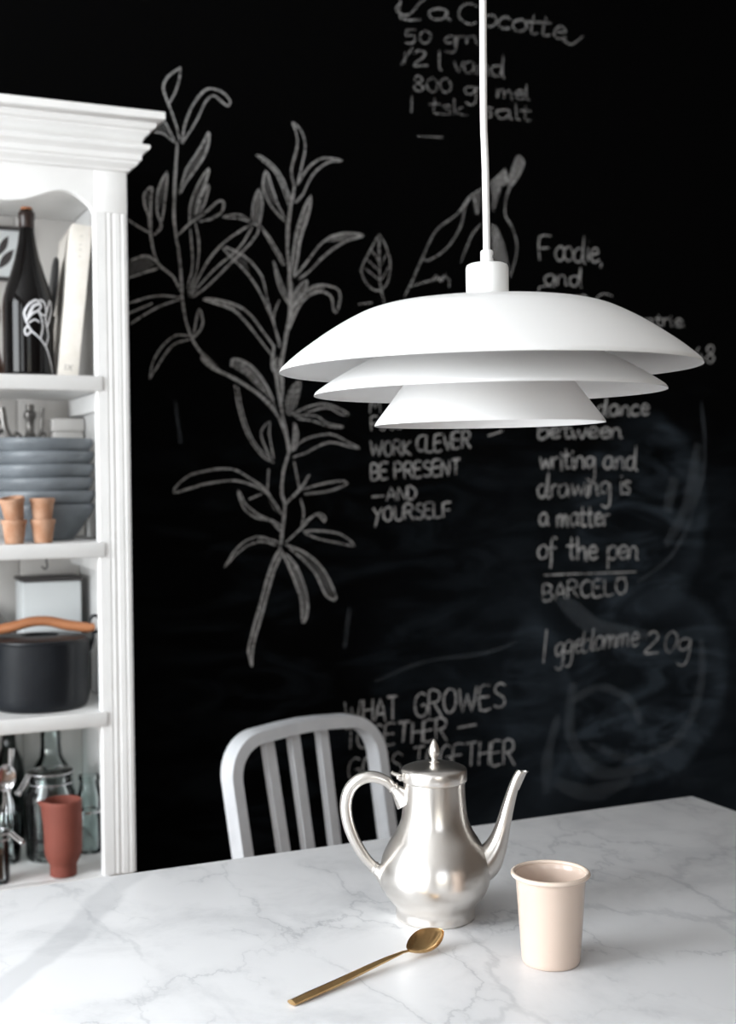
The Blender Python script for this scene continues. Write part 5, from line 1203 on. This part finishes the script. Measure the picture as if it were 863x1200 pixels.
# white drawing wrapped on the glass: (angle in degrees from facing the viewer, height)
def on_bottle(path, w, bm):
    prev = None
    fa = math.atan2(-2.57 + .24, -.396)      # towards the middle of the room
    pts = catmull([(a + 20, z * 1.06, 0) for a, z in path], 4)
    for i, p in enumerate(pts):
        t_ = pts[min(i + 1, len(pts) - 1)] - pts[max(i - 1, 0)]
        t2 = Vector((math.radians(t_.x) * .0441, t_.y)); t2.normalize()
        nn = Vector((-t2.y, t2.x))
        r = .0444 if p.y < .128 else .0444 - (p.y - .128) * .09
        vs_ = []
        for s in (-1, 1):
            a = fa + math.radians(p.x) + s * nn.x * w / .0441
            vs_.append(bm.verts.new((r * math.cos(a), r * math.sin(a), p.y + s * nn.y * w)))
        if prev: bm.faces.new((prev[0], prev[1], vs_[1], vs_[0]))
        prev = vs_
bm = bmesh.new()
for pth, w in (([(50, .004), (36, .03), (22, .052), (5, .066), (-14, .078), (-24, .092)], .0016), ([(8, .066), (14, .085), (10, .10), (2, .112)], .0016), ([(22, .055), (30, .07), (26, .085)], .0014), ([(26, .085), (22, .10), (30, .118), (40, .13), (44, .115), (36, .10), (26, .085)], .0018),
               ([(-24, .092), (-28, .108), (-16, .122), (0, .128), (10, .12), (4, .112), (-10, .106), (-24, .094)], .0020), ([(-20, .10), (-8, .118), (6, .122)], .0026), ([(-14, .078), (-22, .084), (-28, .078), (-24, .07), (-14, .076)], .0016), ([(2, .112), (14, .104), (24, .108), (20, .124), (8, .13)], .0018), ([(-18, .09), (-6, .096), (6, .092)], .0014)):
    on_bottle(pth, w, bm)
obj('drawn_branch', bm, M['white_ink'], bot, flat=True)

bk = thing('hardcover_book', 'thick cream hardcover book leaning against the right side of the top shelf', 'book', (.4575, -.275, SH[0] + .0036), (0, math.radians(6.3), math.radians(-4)))
bt, bh, bd = .035, .272, .2
bm = bmesh.new()
add_box(bm, -bt / 2, -bt / 2 + .003, 0, bd, 0, bh, .0008); add_box(bm, bt / 2 - .003, bt / 2, 0, bd, 0, bh, .0008)
add_box(bm, -bt / 2, bt / 2, -.003, .0, 0, bh, .0012)
obj('cover', bm, M['book'], bk)
bm = bmesh.new(); add_box(bm, -bt / 2 + .003, bt / 2 - .003, .0005, bd - .005, .004, bh - .004); obj('pages', bm, M['paper'], bk, flat=True)
bm = bmesh.new()
def bar(bm, x0, z0, x1, z1, w=.0006):
    d = Vector((x1 - x0, z1 - z0)); d.normalize(); n_ = Vector((-d.y, d.x)) * w
    bm.faces.new([bm.verts.new((x, -.0032, z)) for x, z in ((x0 + n_.x, z0 + n_.y), (x1 + n_.x, z1 + n_.y), (x1 - n_.x, z1 - n_.y), (x0 - n_.x, z0 - n_.y))])
for seg in ((-.006, .012, -.006, .022), (-.002, .012, .006, .022), (-.002, .022, .006, .012)): bar(bm, *seg, w=.0009)
obj('spine_numeral', bm, M['print_grey'], bk, flat=True)
bm = bmesh.new()
for zz in (.215, .228, .236, .252):
    bar(bm, -.002, zz, .002, zz, .0007)
obj('spine_title', bm, M['print_grey'], bk, flat=True)

pd = thing('wooden_paddle', 'flat black oval paddle standing between the bottle and the cream book', 'paddle', (.4325, -.194, SH[0] + .001), (0, math.radians(5.8), math.radians(-5)))
bm = bmesh.new()
lathe(bm, [(0, -.004), (.052, -.004), (.0555, -.002), (.0555, .002), (.052, .004), (0, .004)], 48, Matrix.Translation((0, 0, .172)) @ Matrix.Diagonal((1, .9, 1.0, 1)) @ Matrix.Rotation(PI / 2, 4, 'Y'))
obj('blade', bm, M['black_wood'], pd)
bm = bmesh.new(); tube(bm, [(0, 0, 0), (0, 0, .06), (0, 0, .12)], [.008, .006, .008], 12); obj('handle', bm, M['black_wood'], pd)

ml = thing('pepper_mill', 'turned dark wooden mill at the left edge of the top shelf', 'mill', (.336, -.182, SH[0] + e))
bm = bmesh.new(); lathe(bm, [(0, 0), (.024, 0), (.025, .004), (.024, .03), (.017, .06), (.016, .09), (.021, .112), (.0215, .118), (0, .118)], 32); obj('base', bm, M['walnut'], ml)
bm = bmesh.new(); lathe(bm, [(0, .1185), (.020, .1185), (.022, .126), (.018, .142), (.010, .152), (.008, .156), (.009, .162), (.006, .168), (0, .169)], 32); obj('head', bm, M['walnut'], ml)

cd = thing('framed_picture', 'small dark framed leaf drawing hung on the back of the top shelf', 'picture', (.377, CB - .0125, 1.702))
bm = bmesh.new()
for a in ((-.055, .055, -.052, -.045), (-.055, .055, .045, .052), (-.055, -.048, -.045, .045), (.048, .055, -.045, .045)): add_box(bm, a[0], a[1], -.012, 0, a[2], a[3], .001)
obj('frame', bm, M['dark_trim'], cd)
bm = bmesh.new(); add_box(bm, -.048, .048, -.005, -.001, -.045, .045); pp = obj('paper', bm, M['enamel_white'], cd, flat=True)
bm = bmesh.new()
def flat_leaf(bm, x0, z0, x1, z1, w, y):
    d = Vector((x1 - x0, z1 - z0)); n_ = Vector((-d.y, d.x)).normalized() * w
    pts = []
    for k in range(9): t = k / 8; pts.append((x0 + d.x * t + n_.x * math.sin(PI * t), z0 + d.y * t + n_.y * math.sin(PI * t)))
    for k in range(7, 0, -1): t = k / 8; pts.append((x0 + d.x * t - n_.x * math.sin(PI * t), z0 + d.y * t - n_.y * math.sin(PI * t)))
    bm.faces.new([bm.verts.new((x, y, z)) for x, z in pts])
for L_ in ((-.03, -.03, -.005, .02, .008), (0, -.03, .03, .01, .008), (.0, -.005, .02, .035, .007), (-.01, -.01, -.03, .03, .007)): flat_leaf(bm, *L_, -.0054)
obj('ink_leaves', bm, M['dark_trim'], pp, flat=True)

# ------------------------------------------------------------------ second shelf: bowls, small pots, candelabrum
def wobf(seed):
    return lambda a, z: .0035 * math.sin(3 * a + seed) + .0022 * math.sin(7 * a + 2.1 * seed) + .0016 * math.sin(13 * a + seed)
bowl_words = ['at the bottom of the stack of six', 'second from the bottom of the stack', 'third from the bottom of the stack', 'fourth from the bottom of the stack', 'second from the top of the stack', 'topmost of the stack of six']
first_bowl = None
for k in range(6):
    lab = 'blue grey stoneware bowl, ' + bowl_words[k]
    if first_bowl is None:
        bm = bmesh.new()
        lathe(bm, [(0, .003), (.040, .003), (.046, 0), (.050, .001), (.053, .006), (.064, .020), (.0742, .035), (.0802, .044), (.0852, .052), (.0872, .0575), (.0872, .0635), (.0860, .0648), (.0848, .0635), (.0840, .056), (.079, .044), (.067, .028), (.054, .014), (.045, .009), (0, .008)], 72, wob=wobf(1.3))
        first_bowl = obj('stoneware_bowl', bm, M['stoneware'], None, sharp=60)
        o = first_bowl
    else:
        o = first_bowl.copy(); COL.objects.link(o)
    o.location = (.4225 + .0015 * math.sin(k * 2.3), -.228 + .001 * math.cos(k * 1.7), SH[1] + e + .0236 * k)
    o.rotation_euler = (math.radians([0, .2, -.2, .2, -.2, .1][k]), math.radians([0, .3, 0, .3, .1, .8][k]), 1.1 * k)
    tag(o, lab, 'bowl', 'stacked stoneware bowls on the second shelf')

pot_words = ['small terracotta pot standing at the left shelf edge under a tilted one', 'small terracotta pot tipped over the left one of the lower pots', 'small terracotta pot standing on the shelf in front of the grey bowls, carrying another', 'small upright terracotta pot on top of the right hand stack']
fp = None
for k, (x, y, z, rx, ry) in enumerate(((.3505, -.338, SH[1] + e, 0, 0), (.3515, -.338, SH[1] + .0385, 0, math.radians(-11)), (.3988, -.338, SH[1] + e, 0, 0), (.3983, -.338, SH[1] + .0365, 0, 0))):
    if fp is None:
        fp = thing('terracotta_pot', pot_words[0], 'flower pot', (x, y, z), (rx, ry, 0), 'mini terracotta pots on the second shelf')
        bm = bmesh.new()
        lathe(bm, [(.003, .003), (.003, 0), (.0148, 0), (.0155, .0012), (.0198, .033), (.0212, .0335), (.0215, .0400), (.0205, .0408), (.0178, .0408), (.0172, .036), (.0135, .0035), (.003, .003)], 36)
        obj('pot', bm, M['terracotta'], fp, sharp=40)
        o = fp
    else:
        o = copy_tree(fp); o.location = (x, y, z); o.rotation_euler = (rx, ry, .8 * k); o['label'] = pot_words[k]
# give the pots as one mesh each: unwrap the single child
for o in [o for o in COL.objects if o.name.startswith('terracotta_pot')]:
    c = o.children[0]
    c.parent = None; c.location = o.location; c.rotation_euler = o.rotation_euler
    tag(c, o['label'], o['category'], o['group'])
    nm = o.name; bpy.data.objects.remove(o); c.name = nm

cn = thing('candelabrum', 'dark pewter candelabrum with curled arms behind the grey bowls', 'candelabrum', (.424, -.078, SH[1] + e))
bm = bmesh.new(); lathe(bm, [(0, 0), (.034, 0), (.036, .004), (.026, .014), (.012, .024), (.009, .05), (.012, .06), (.008, .075), (.007, .150), (.011, .158), (.019, .170), (.020, .178), (.012, .190), (.008, .200), (.008, .222), (.012, .228), (.012, .236), (.008, .240), (.008, .252), (0, .252)], 28); obj('stem', bm, M['pewter'], cn)
for s in (-1, 1):
    bm = bmesh.new(); w_ = 1 if s < 0 else .45
    pth = catmull([(0, 0, .182), (s * .016, 0, .176), (s * .034 * w_ , 0, .186), (s * .046 * w_, 0, .206), (s * .050 * w_, 0, .232), (s * .052 * w_, 0, .246)], 6)
    tube(bm, pth, [.0062 if s < 0 else .0035] * len(pth), 10)
    if s < 0:
        pth = catmull([(-.046, 0, .206), (-.066, 0, .196), (-.074, 0, .214), (-.064, 0, .224), (-.058, 0, .214)], 5); tube(bm, pth, .0045, 8)
    pth = catmull([(s * .010, 0, .182), (s * .024, 0, .198), (s * .030, 0, .190), (s * .025, 0, .184)], 5); tube(bm, pth, .003, 8)
    obj('arm', bm, M['pewter'], cn)
bx = thing('cardboard_box', 'pale tall lidded box at the back right corner of the second shelf', 'box', (.494, -.066, SH[1] + e))
bm = bmesh.new(); add_box(bm, -.028, .028, -.03, .03, 0, .200, .003); obj('body', bm, M['cabinet_back'], bx)
bm = bmesh.new(); add_box(bm, -.0295, .0295, -.0315, .0315, .2005, .226, .003); obj('lid', bm, M['cabinet_back'], bx)

# ------------------------------------------------------------------ third shelf: casserole, white canister, plate, hook
pn = thing('casserole_pot', 'black cast iron casserole with bent wooden handle on the third shelf', 'pot', (.404, -.256, SH[2] + e), (0, 0, math.radians(-10)))
bm = bmesh.new()
lathe(bm, [(0, .002), (.070, .002), (.076, 0), (.0815, .003), (.0845, .010), (.0865, .022), (.0885, .114), (.0890, .118), (.0868, .119), (.0850, .116), (.083, .020), (0, .012)], 80)
obj('vessel', bm, M['iron'], pn, sharp=45)
bm = bmesh.new()
lathe(bm, [(0, .1155), (.0845, .1155), (.0860, .1195), (.0850, .1225), (.080, .1240), (.060, .1265), (.034, .1275), (.033, .1245), (.026, .1225), (0, .122)], 80)
obj('lid', bm, M['iron'], pn, sharp=30)
for s in (-1, 1):
    bm = bmesh.new()
    # flat lug on the wall and an eye that takes the wooden bar
    pth = catmull([(s * .0865, 0, .095), (s * .0925, 0, .112), (s * .0945, 0, .128)], 4); tube(bm, pth, .005, 10, squash=(1.6, .7))
    pth = [(s * .097 + .0095 * math.cos(a) * s, 0, .1435 + .0150 * math.sin(a)) for a in [2 * PI * k / 20 - PI / 2 for k in range(21)]]
    tube(bm, pth, .0028, 10, caps=False)
    obj('ear', bm, M['iron'], pn, sharp=60)
bm = bmesh.new()
pth = catmull([(-.099, 0, .1375), (-.085, 0, .1375), (-.05, 0, .1425), (-.02, 0, .1500), (0, 0, .1520), (.02, 0, .1505), (.05, 0, .1430), (.085, 0, .1375), (.097, 0, .1395)], 5)
tube(bm, pth, lerp_list([.006, .0088, .0096, .0090, .0088, .0090, .0096, .0088, .006], len(pth)), 16, squash=(1.35, 1.0))
obj('wooden_handle', bm, M['teak'], pn, sharp=60)

wc = thing('white_canister', 'square white enamel canister with dark edges behind the casserole', 'canister', (.452, -.085, SH[2] + e))
bm = bmesh.new(); add_box(bm, -.055, .055, -.043, .043, 0, .212, .005); obj('body', bm, M['enamel_white'], wc)
bm = bmesh.new(); add_box(bm, -.057, .057, -.045, .045, .2125, .219, .002); obj('lid', bm, M['dark_trim'], wc)
pl = thing('patterned_plate', 'dark patterned plate standing upright at the back of the third shelf', 'plate', (.300, -.046, SH[2] + .0885), (math.radians(80), 0, 0))
bm = bmesh.new(); lathe(bm, [(0, 0), (.05, 0), (.058, .003), (.085, .010), (.087, .0115), (.084, .0125), (.057, .006), (.05, .003), (0, .003)], 48); 
o = obj('glazed_disc', bm, M['plate_dark'], pl)
bm = bmesh.new(); lathe(bm, [(.0865, .0105), (.0885, .0112), (.0865, .0132), (.084, .0128), (.0865, .0105)], 48); obj('rim_line', bm, M['pewter'], pl)
hk = thing('wire_hook', 'thin dark wire hook screwed under the second shelf board', 'hook', (.436, -.16, SH[1] - .0225))
bm = bmesh.new(); lathe(bm, [(0, 0), (.006, 0), (.006, -.002), (0, -.0025)], 16); obj('plate', bm, M['dark_trim'], hk)
bm = bmesh.new(); tube(bm, catmull([(0, 0, 0), (0, 0, -.018), (.001, -.001, -.030), (-.004, -.003, -.034), (-.009, -.004, -.029)], 4), .0016, 8); obj('wire', bm, M['dark_trim'], hk)

# ------------------------------------------------------------------ fourth shelf: carafe, jars, bottles
cf = thing('clay_carafe', 'red clay carafe with small spout in front of the glass jars', 'carafe', (.4278, -.322, SH[3] + e), (0, 0, math.radians(0)))
bm = bmesh.new()
lathe(bm, [(0, .002), (.020, .002), (.0215, 0), (.0228, .0008), (.0232, .003), (.0230, .018), (.0240, .0205), (.0285, .0300), (.0318, .0400), (.0328, .052), (.0328, .104), (.0328, .111), (.0328, .118), (.0328, .125), (.0328, .1310), (.0320, .1326), (.0304, .1322), (.0300, .128), (.0300, .050), (.021, .026), (.019, .008), (0, .006)], 64)
# draw the lip out into a spout on the left
for v in bm.verts:
    if v.co.z > .110:
        a = math.atan2(v.co.y, v.co.x); d = abs(abs(a) - PI)
        k = max(0, 1 - d / .40) ** 1.2 * max(0, (v.co.z - .110) / .022) ** 1.1
        v.co.x -= .0105 * k; v.co.z += .001 * k
obj('clay_body', bm, M['red_clay'], cf, sharp=50)

def jar(name, label, loc, r, h, rm, clip=True, m='glass', rotz=0., lid=True):
    t = thing(name, label, 'jar', loc, (0, 0, rotz))
    bm = bmesh.new()
    w = .003
    lathe(bm, [(0, .004), (r * .8, .003), (r * .9, 0), (r * .98, .004), (r, .012), (r, h * .68), (r * .96, h * .75), (rm, h * .83), (rm, h * .93), (rm + .003, h * .94), (rm + .003, h * .955), (rm - .002, h * .955), (rm - .003, h * .83), (r * .92, h * .75), (r - w, h * .67), (r - w, .014), (r * .85, .008), (0, .008)], 48)
    obj('glass_body', bm, M[m], t, sharp=60)
    if lid:
        bm = bmesh.new(); lathe(bm, [(0, h * .96), (rm, h * .96), (rm + .003, h * .965), (rm + .003, h * .985), (rm * .8, h * 1.0), (rm * .7, h * 1.01), (0, h * 1.01)], 40); obj('glass_lid', bm, M[m], t)
    if clip:
        bm = bmesh.new()
        for zz in (h * .87, h * .985):
            pth = [((rm + .005) * math.cos(2 * PI * k / 32), (rm + .005) * math.sin(2 * PI * k / 32), zz) for k in range(33)]
            tube(bm, pth, .0013, 8, caps=False)
        obj('wire_bail', bm, M['chrome'], t, sharp=60)
        bm = bmesh.new()
        x = -(rm + .007)
        pth = catmull([(x, -.006, h * .99), (x - .006, -.006, h * .93), (x - .014, -.006, h * .86), (x - .022, -.006, h * .80)], 4); tube(bm, pth, .0022, 8)
        pth = catmull([(x, .006, h * .99), (x - .006, .006, h * .93), (x - .014, .006, h * .86), (x - .022, .006, h * .80)], 4); tube(bm, pth, .0022, 8)
        add_box(bm, x - .025, x - .019, -.009, .009, h * .78, h * .83, .002)
        obj('clasp', bm, M['chrome'], t, sharp=60)
    return t
jar('clip_jar', 'wide clear glass jar with wire clasp right behind the red carafe', (.429, -.205, SH[3] + e), .046, .160, .037, True, rotz=math.radians(20))
g = thing('glass_decanter', 'tall clear glass decanter with stopper at the back of the bottom shelf', 'decanter', (.452, -.085, SH[3] + e))
bm = bmesh.new(); lathe(bm, [(0, .004), (.034, .003), (.038, 0), (.041, .006), (.042, .10), (.036, .135), (.021, .160), (.0185, .18), (.0185, .215), (.021, .219), (.0165, .219), (.0165, .18), (.019, .160), (.034, .133), (.039, .10), (.038, .01), (0, .008)], 40); obj('glass_body', bm, M['glass'], g, sharp=60)
bm = bmesh.new(); lathe(bm, [(0, .2195), (.018, .2195), (.018, .223), (.010, .227), (.013, .236), (.010, .246), (0, .250)], 24); obj('stopper', bm, M['glass'], g, sharp=60)
g = thing('glass_bottle', 'narrow clear glass bottle at the right end of the bottom shelf', 'bottle', (.5005, -.20, SH[3] + e))
bm = bmesh.new(); lathe(bm, [(0, .003), (.018, .002), (.021, 0), (.023, .005), (.023, .070), (.0205, .074), (.0205, .078), (.023, .082), (.023, .105), (.018, .122), (.017, .132), (.0195, .134), (.0195, .142), (.0155, .142), (.0155, .122), (.0205, .104), (.0205, .01), (0, .007)], 40); obj('glass_body', bm, M['glass'], g, sharp=40)
bm = bmesh.new(); lathe(bm, [(.0206, .0742), (.0218, .0742), (.0218, .0778), (.0206, .0778), (.0206, .0742)], 32); obj('neck_band', bm, M['chrome'], g)
t = jar('bean_jar', 'small jar of brown beans with a metal clasp at the lower left edge', (.3145, -.315, SH[3] + e), .0225, .088, .019, True, rotz=math.radians(150))
bm = bmesh.new(); lathe(bm, [(0, .0085), (.018, .0088), (.019, .015), (.019, .052), (.012, .056), (0, .057)], 28); tag(obj('bean_filling', bm, M['brown_food'], t), 'brown beans filling the jar')
gb = None
for k, (x, y, lab) in enumerate(((.312, -.075, 'dark green glass bottle, leftmost at the back of the bottom shelf'), (.377, -.062, 'dark green glass bottle beside the clear decanter at the back'))):
    if gb is None:
        gb = thing('green_bottle', lab, 'bottle', (x, y, SH[3] + e), group='dark green bottles on the bottom shelf')
        bm = bmesh.new(); lathe(bm, [(0, .004), (.024, .003), (.027, 0), (.029, .005), (.029, .13), (.025, .155), (.014, .18), (.012, .2), (.012, .23), (0, .23)], 36); obj('glass_body', bm, M['green_glass'], gb, sharp=60)
        bm = bmesh.new(); lathe(bm, [(.0121, .215), (.0145, .215), (.0145, .236), (.013, .238), (0, .238)], 24); obj('cap', bm, M['dark_trim'], gb)
    else:
        o = copy_tree(gb); o.location = (x, y, SH[3] + e); o['label'] = lab
# tumbler with a whisk and a serving spoon standing in it
tm = thing('glass_tumbler', 'clear glass tumbler holding a whisk and a spoon, left on the bottom shelf', 'glass', (.343, -.195, SH[3] + e))
bm = bmesh.new(); lathe(bm, [(0, .006), (.026, .005), (.029, 0), (.031, .004), (.036, .090), (.0345, .091), (.0335, .088), (.0285, .010), (0, .009)], 40); obj('glass_body', bm, M['glass'], tm, sharp=60)
bm = bmesh.new(); ring = [(.0352 + .0012 * math.cos(a), .0918 + .0012 * math.sin(a)) for a in [2 * PI * k / 8 for k in range(9)]]; lathe(bm, ring, 40); obj('rim', bm, M['glass'], tm)
wh = thing('wire_whisk', 'steel balloon whisk standing in the glass tumbler', 'whisk', (.348, -.188, SH[3] + .012), (math.radians(-3), math.radians(5), 0))
bm = bmesh.new()
for k in range(5):
    a = PI * k / 5
    pth = catmull([(0, 0, .115), (.012 * math.cos(a), .012 * math.sin(a), .08), (.014 * math.cos(a), .014 * math.sin(a), .035), (0, 0, .004), (-.014 * math.cos(a), -.014 * math.sin(a), .035), (-.012 * math.cos(a), -.012 * math.sin(a), .08), (0, 0, .115)], 4)
    tube(bm, pth, .0009, 6)
obj('wire_loops', bm, M['chrome'], wh, sharp=60)
bm = bmesh.new(); tube(bm, [(0, 0, .11), (0, 0, .15), (0, 0, .19)], [.005, .0045, .006], 12); obj('handle', bm, M['chrome'], wh)
ss = thing('serving_spoon', 'silver serving spoon standing bowl upwards in the glass tumbler', 'spoon', (.338, -.208, SH[3] + .012), (math.radians(5), math.radians(3), 0))
bm = bmesh.new(); tube(bm, [(0, 0, 0), (0, 0, .06), (0, 0, .125)], [.004, .0028, .0025], 10, squash=(1.5, .6)); obj('handle', bm, M['chrome'], ss)
bm = bmesh.new(); lathe(bm, [(0, -.005), (.010, -.0042), (.017, -.001), (.0185, .0015), (.017, .0005), (.010, -.0030), (0, -.0038)], 32, Matrix.Translation((0, 0, .147)) @ Matrix.Diagonal((1, 1, 1.35, 1)) @ Matrix.Rotation(PI / 2, 4, 'X')); obj('bowl', bm, M['chrome'], ss, sharp=60)
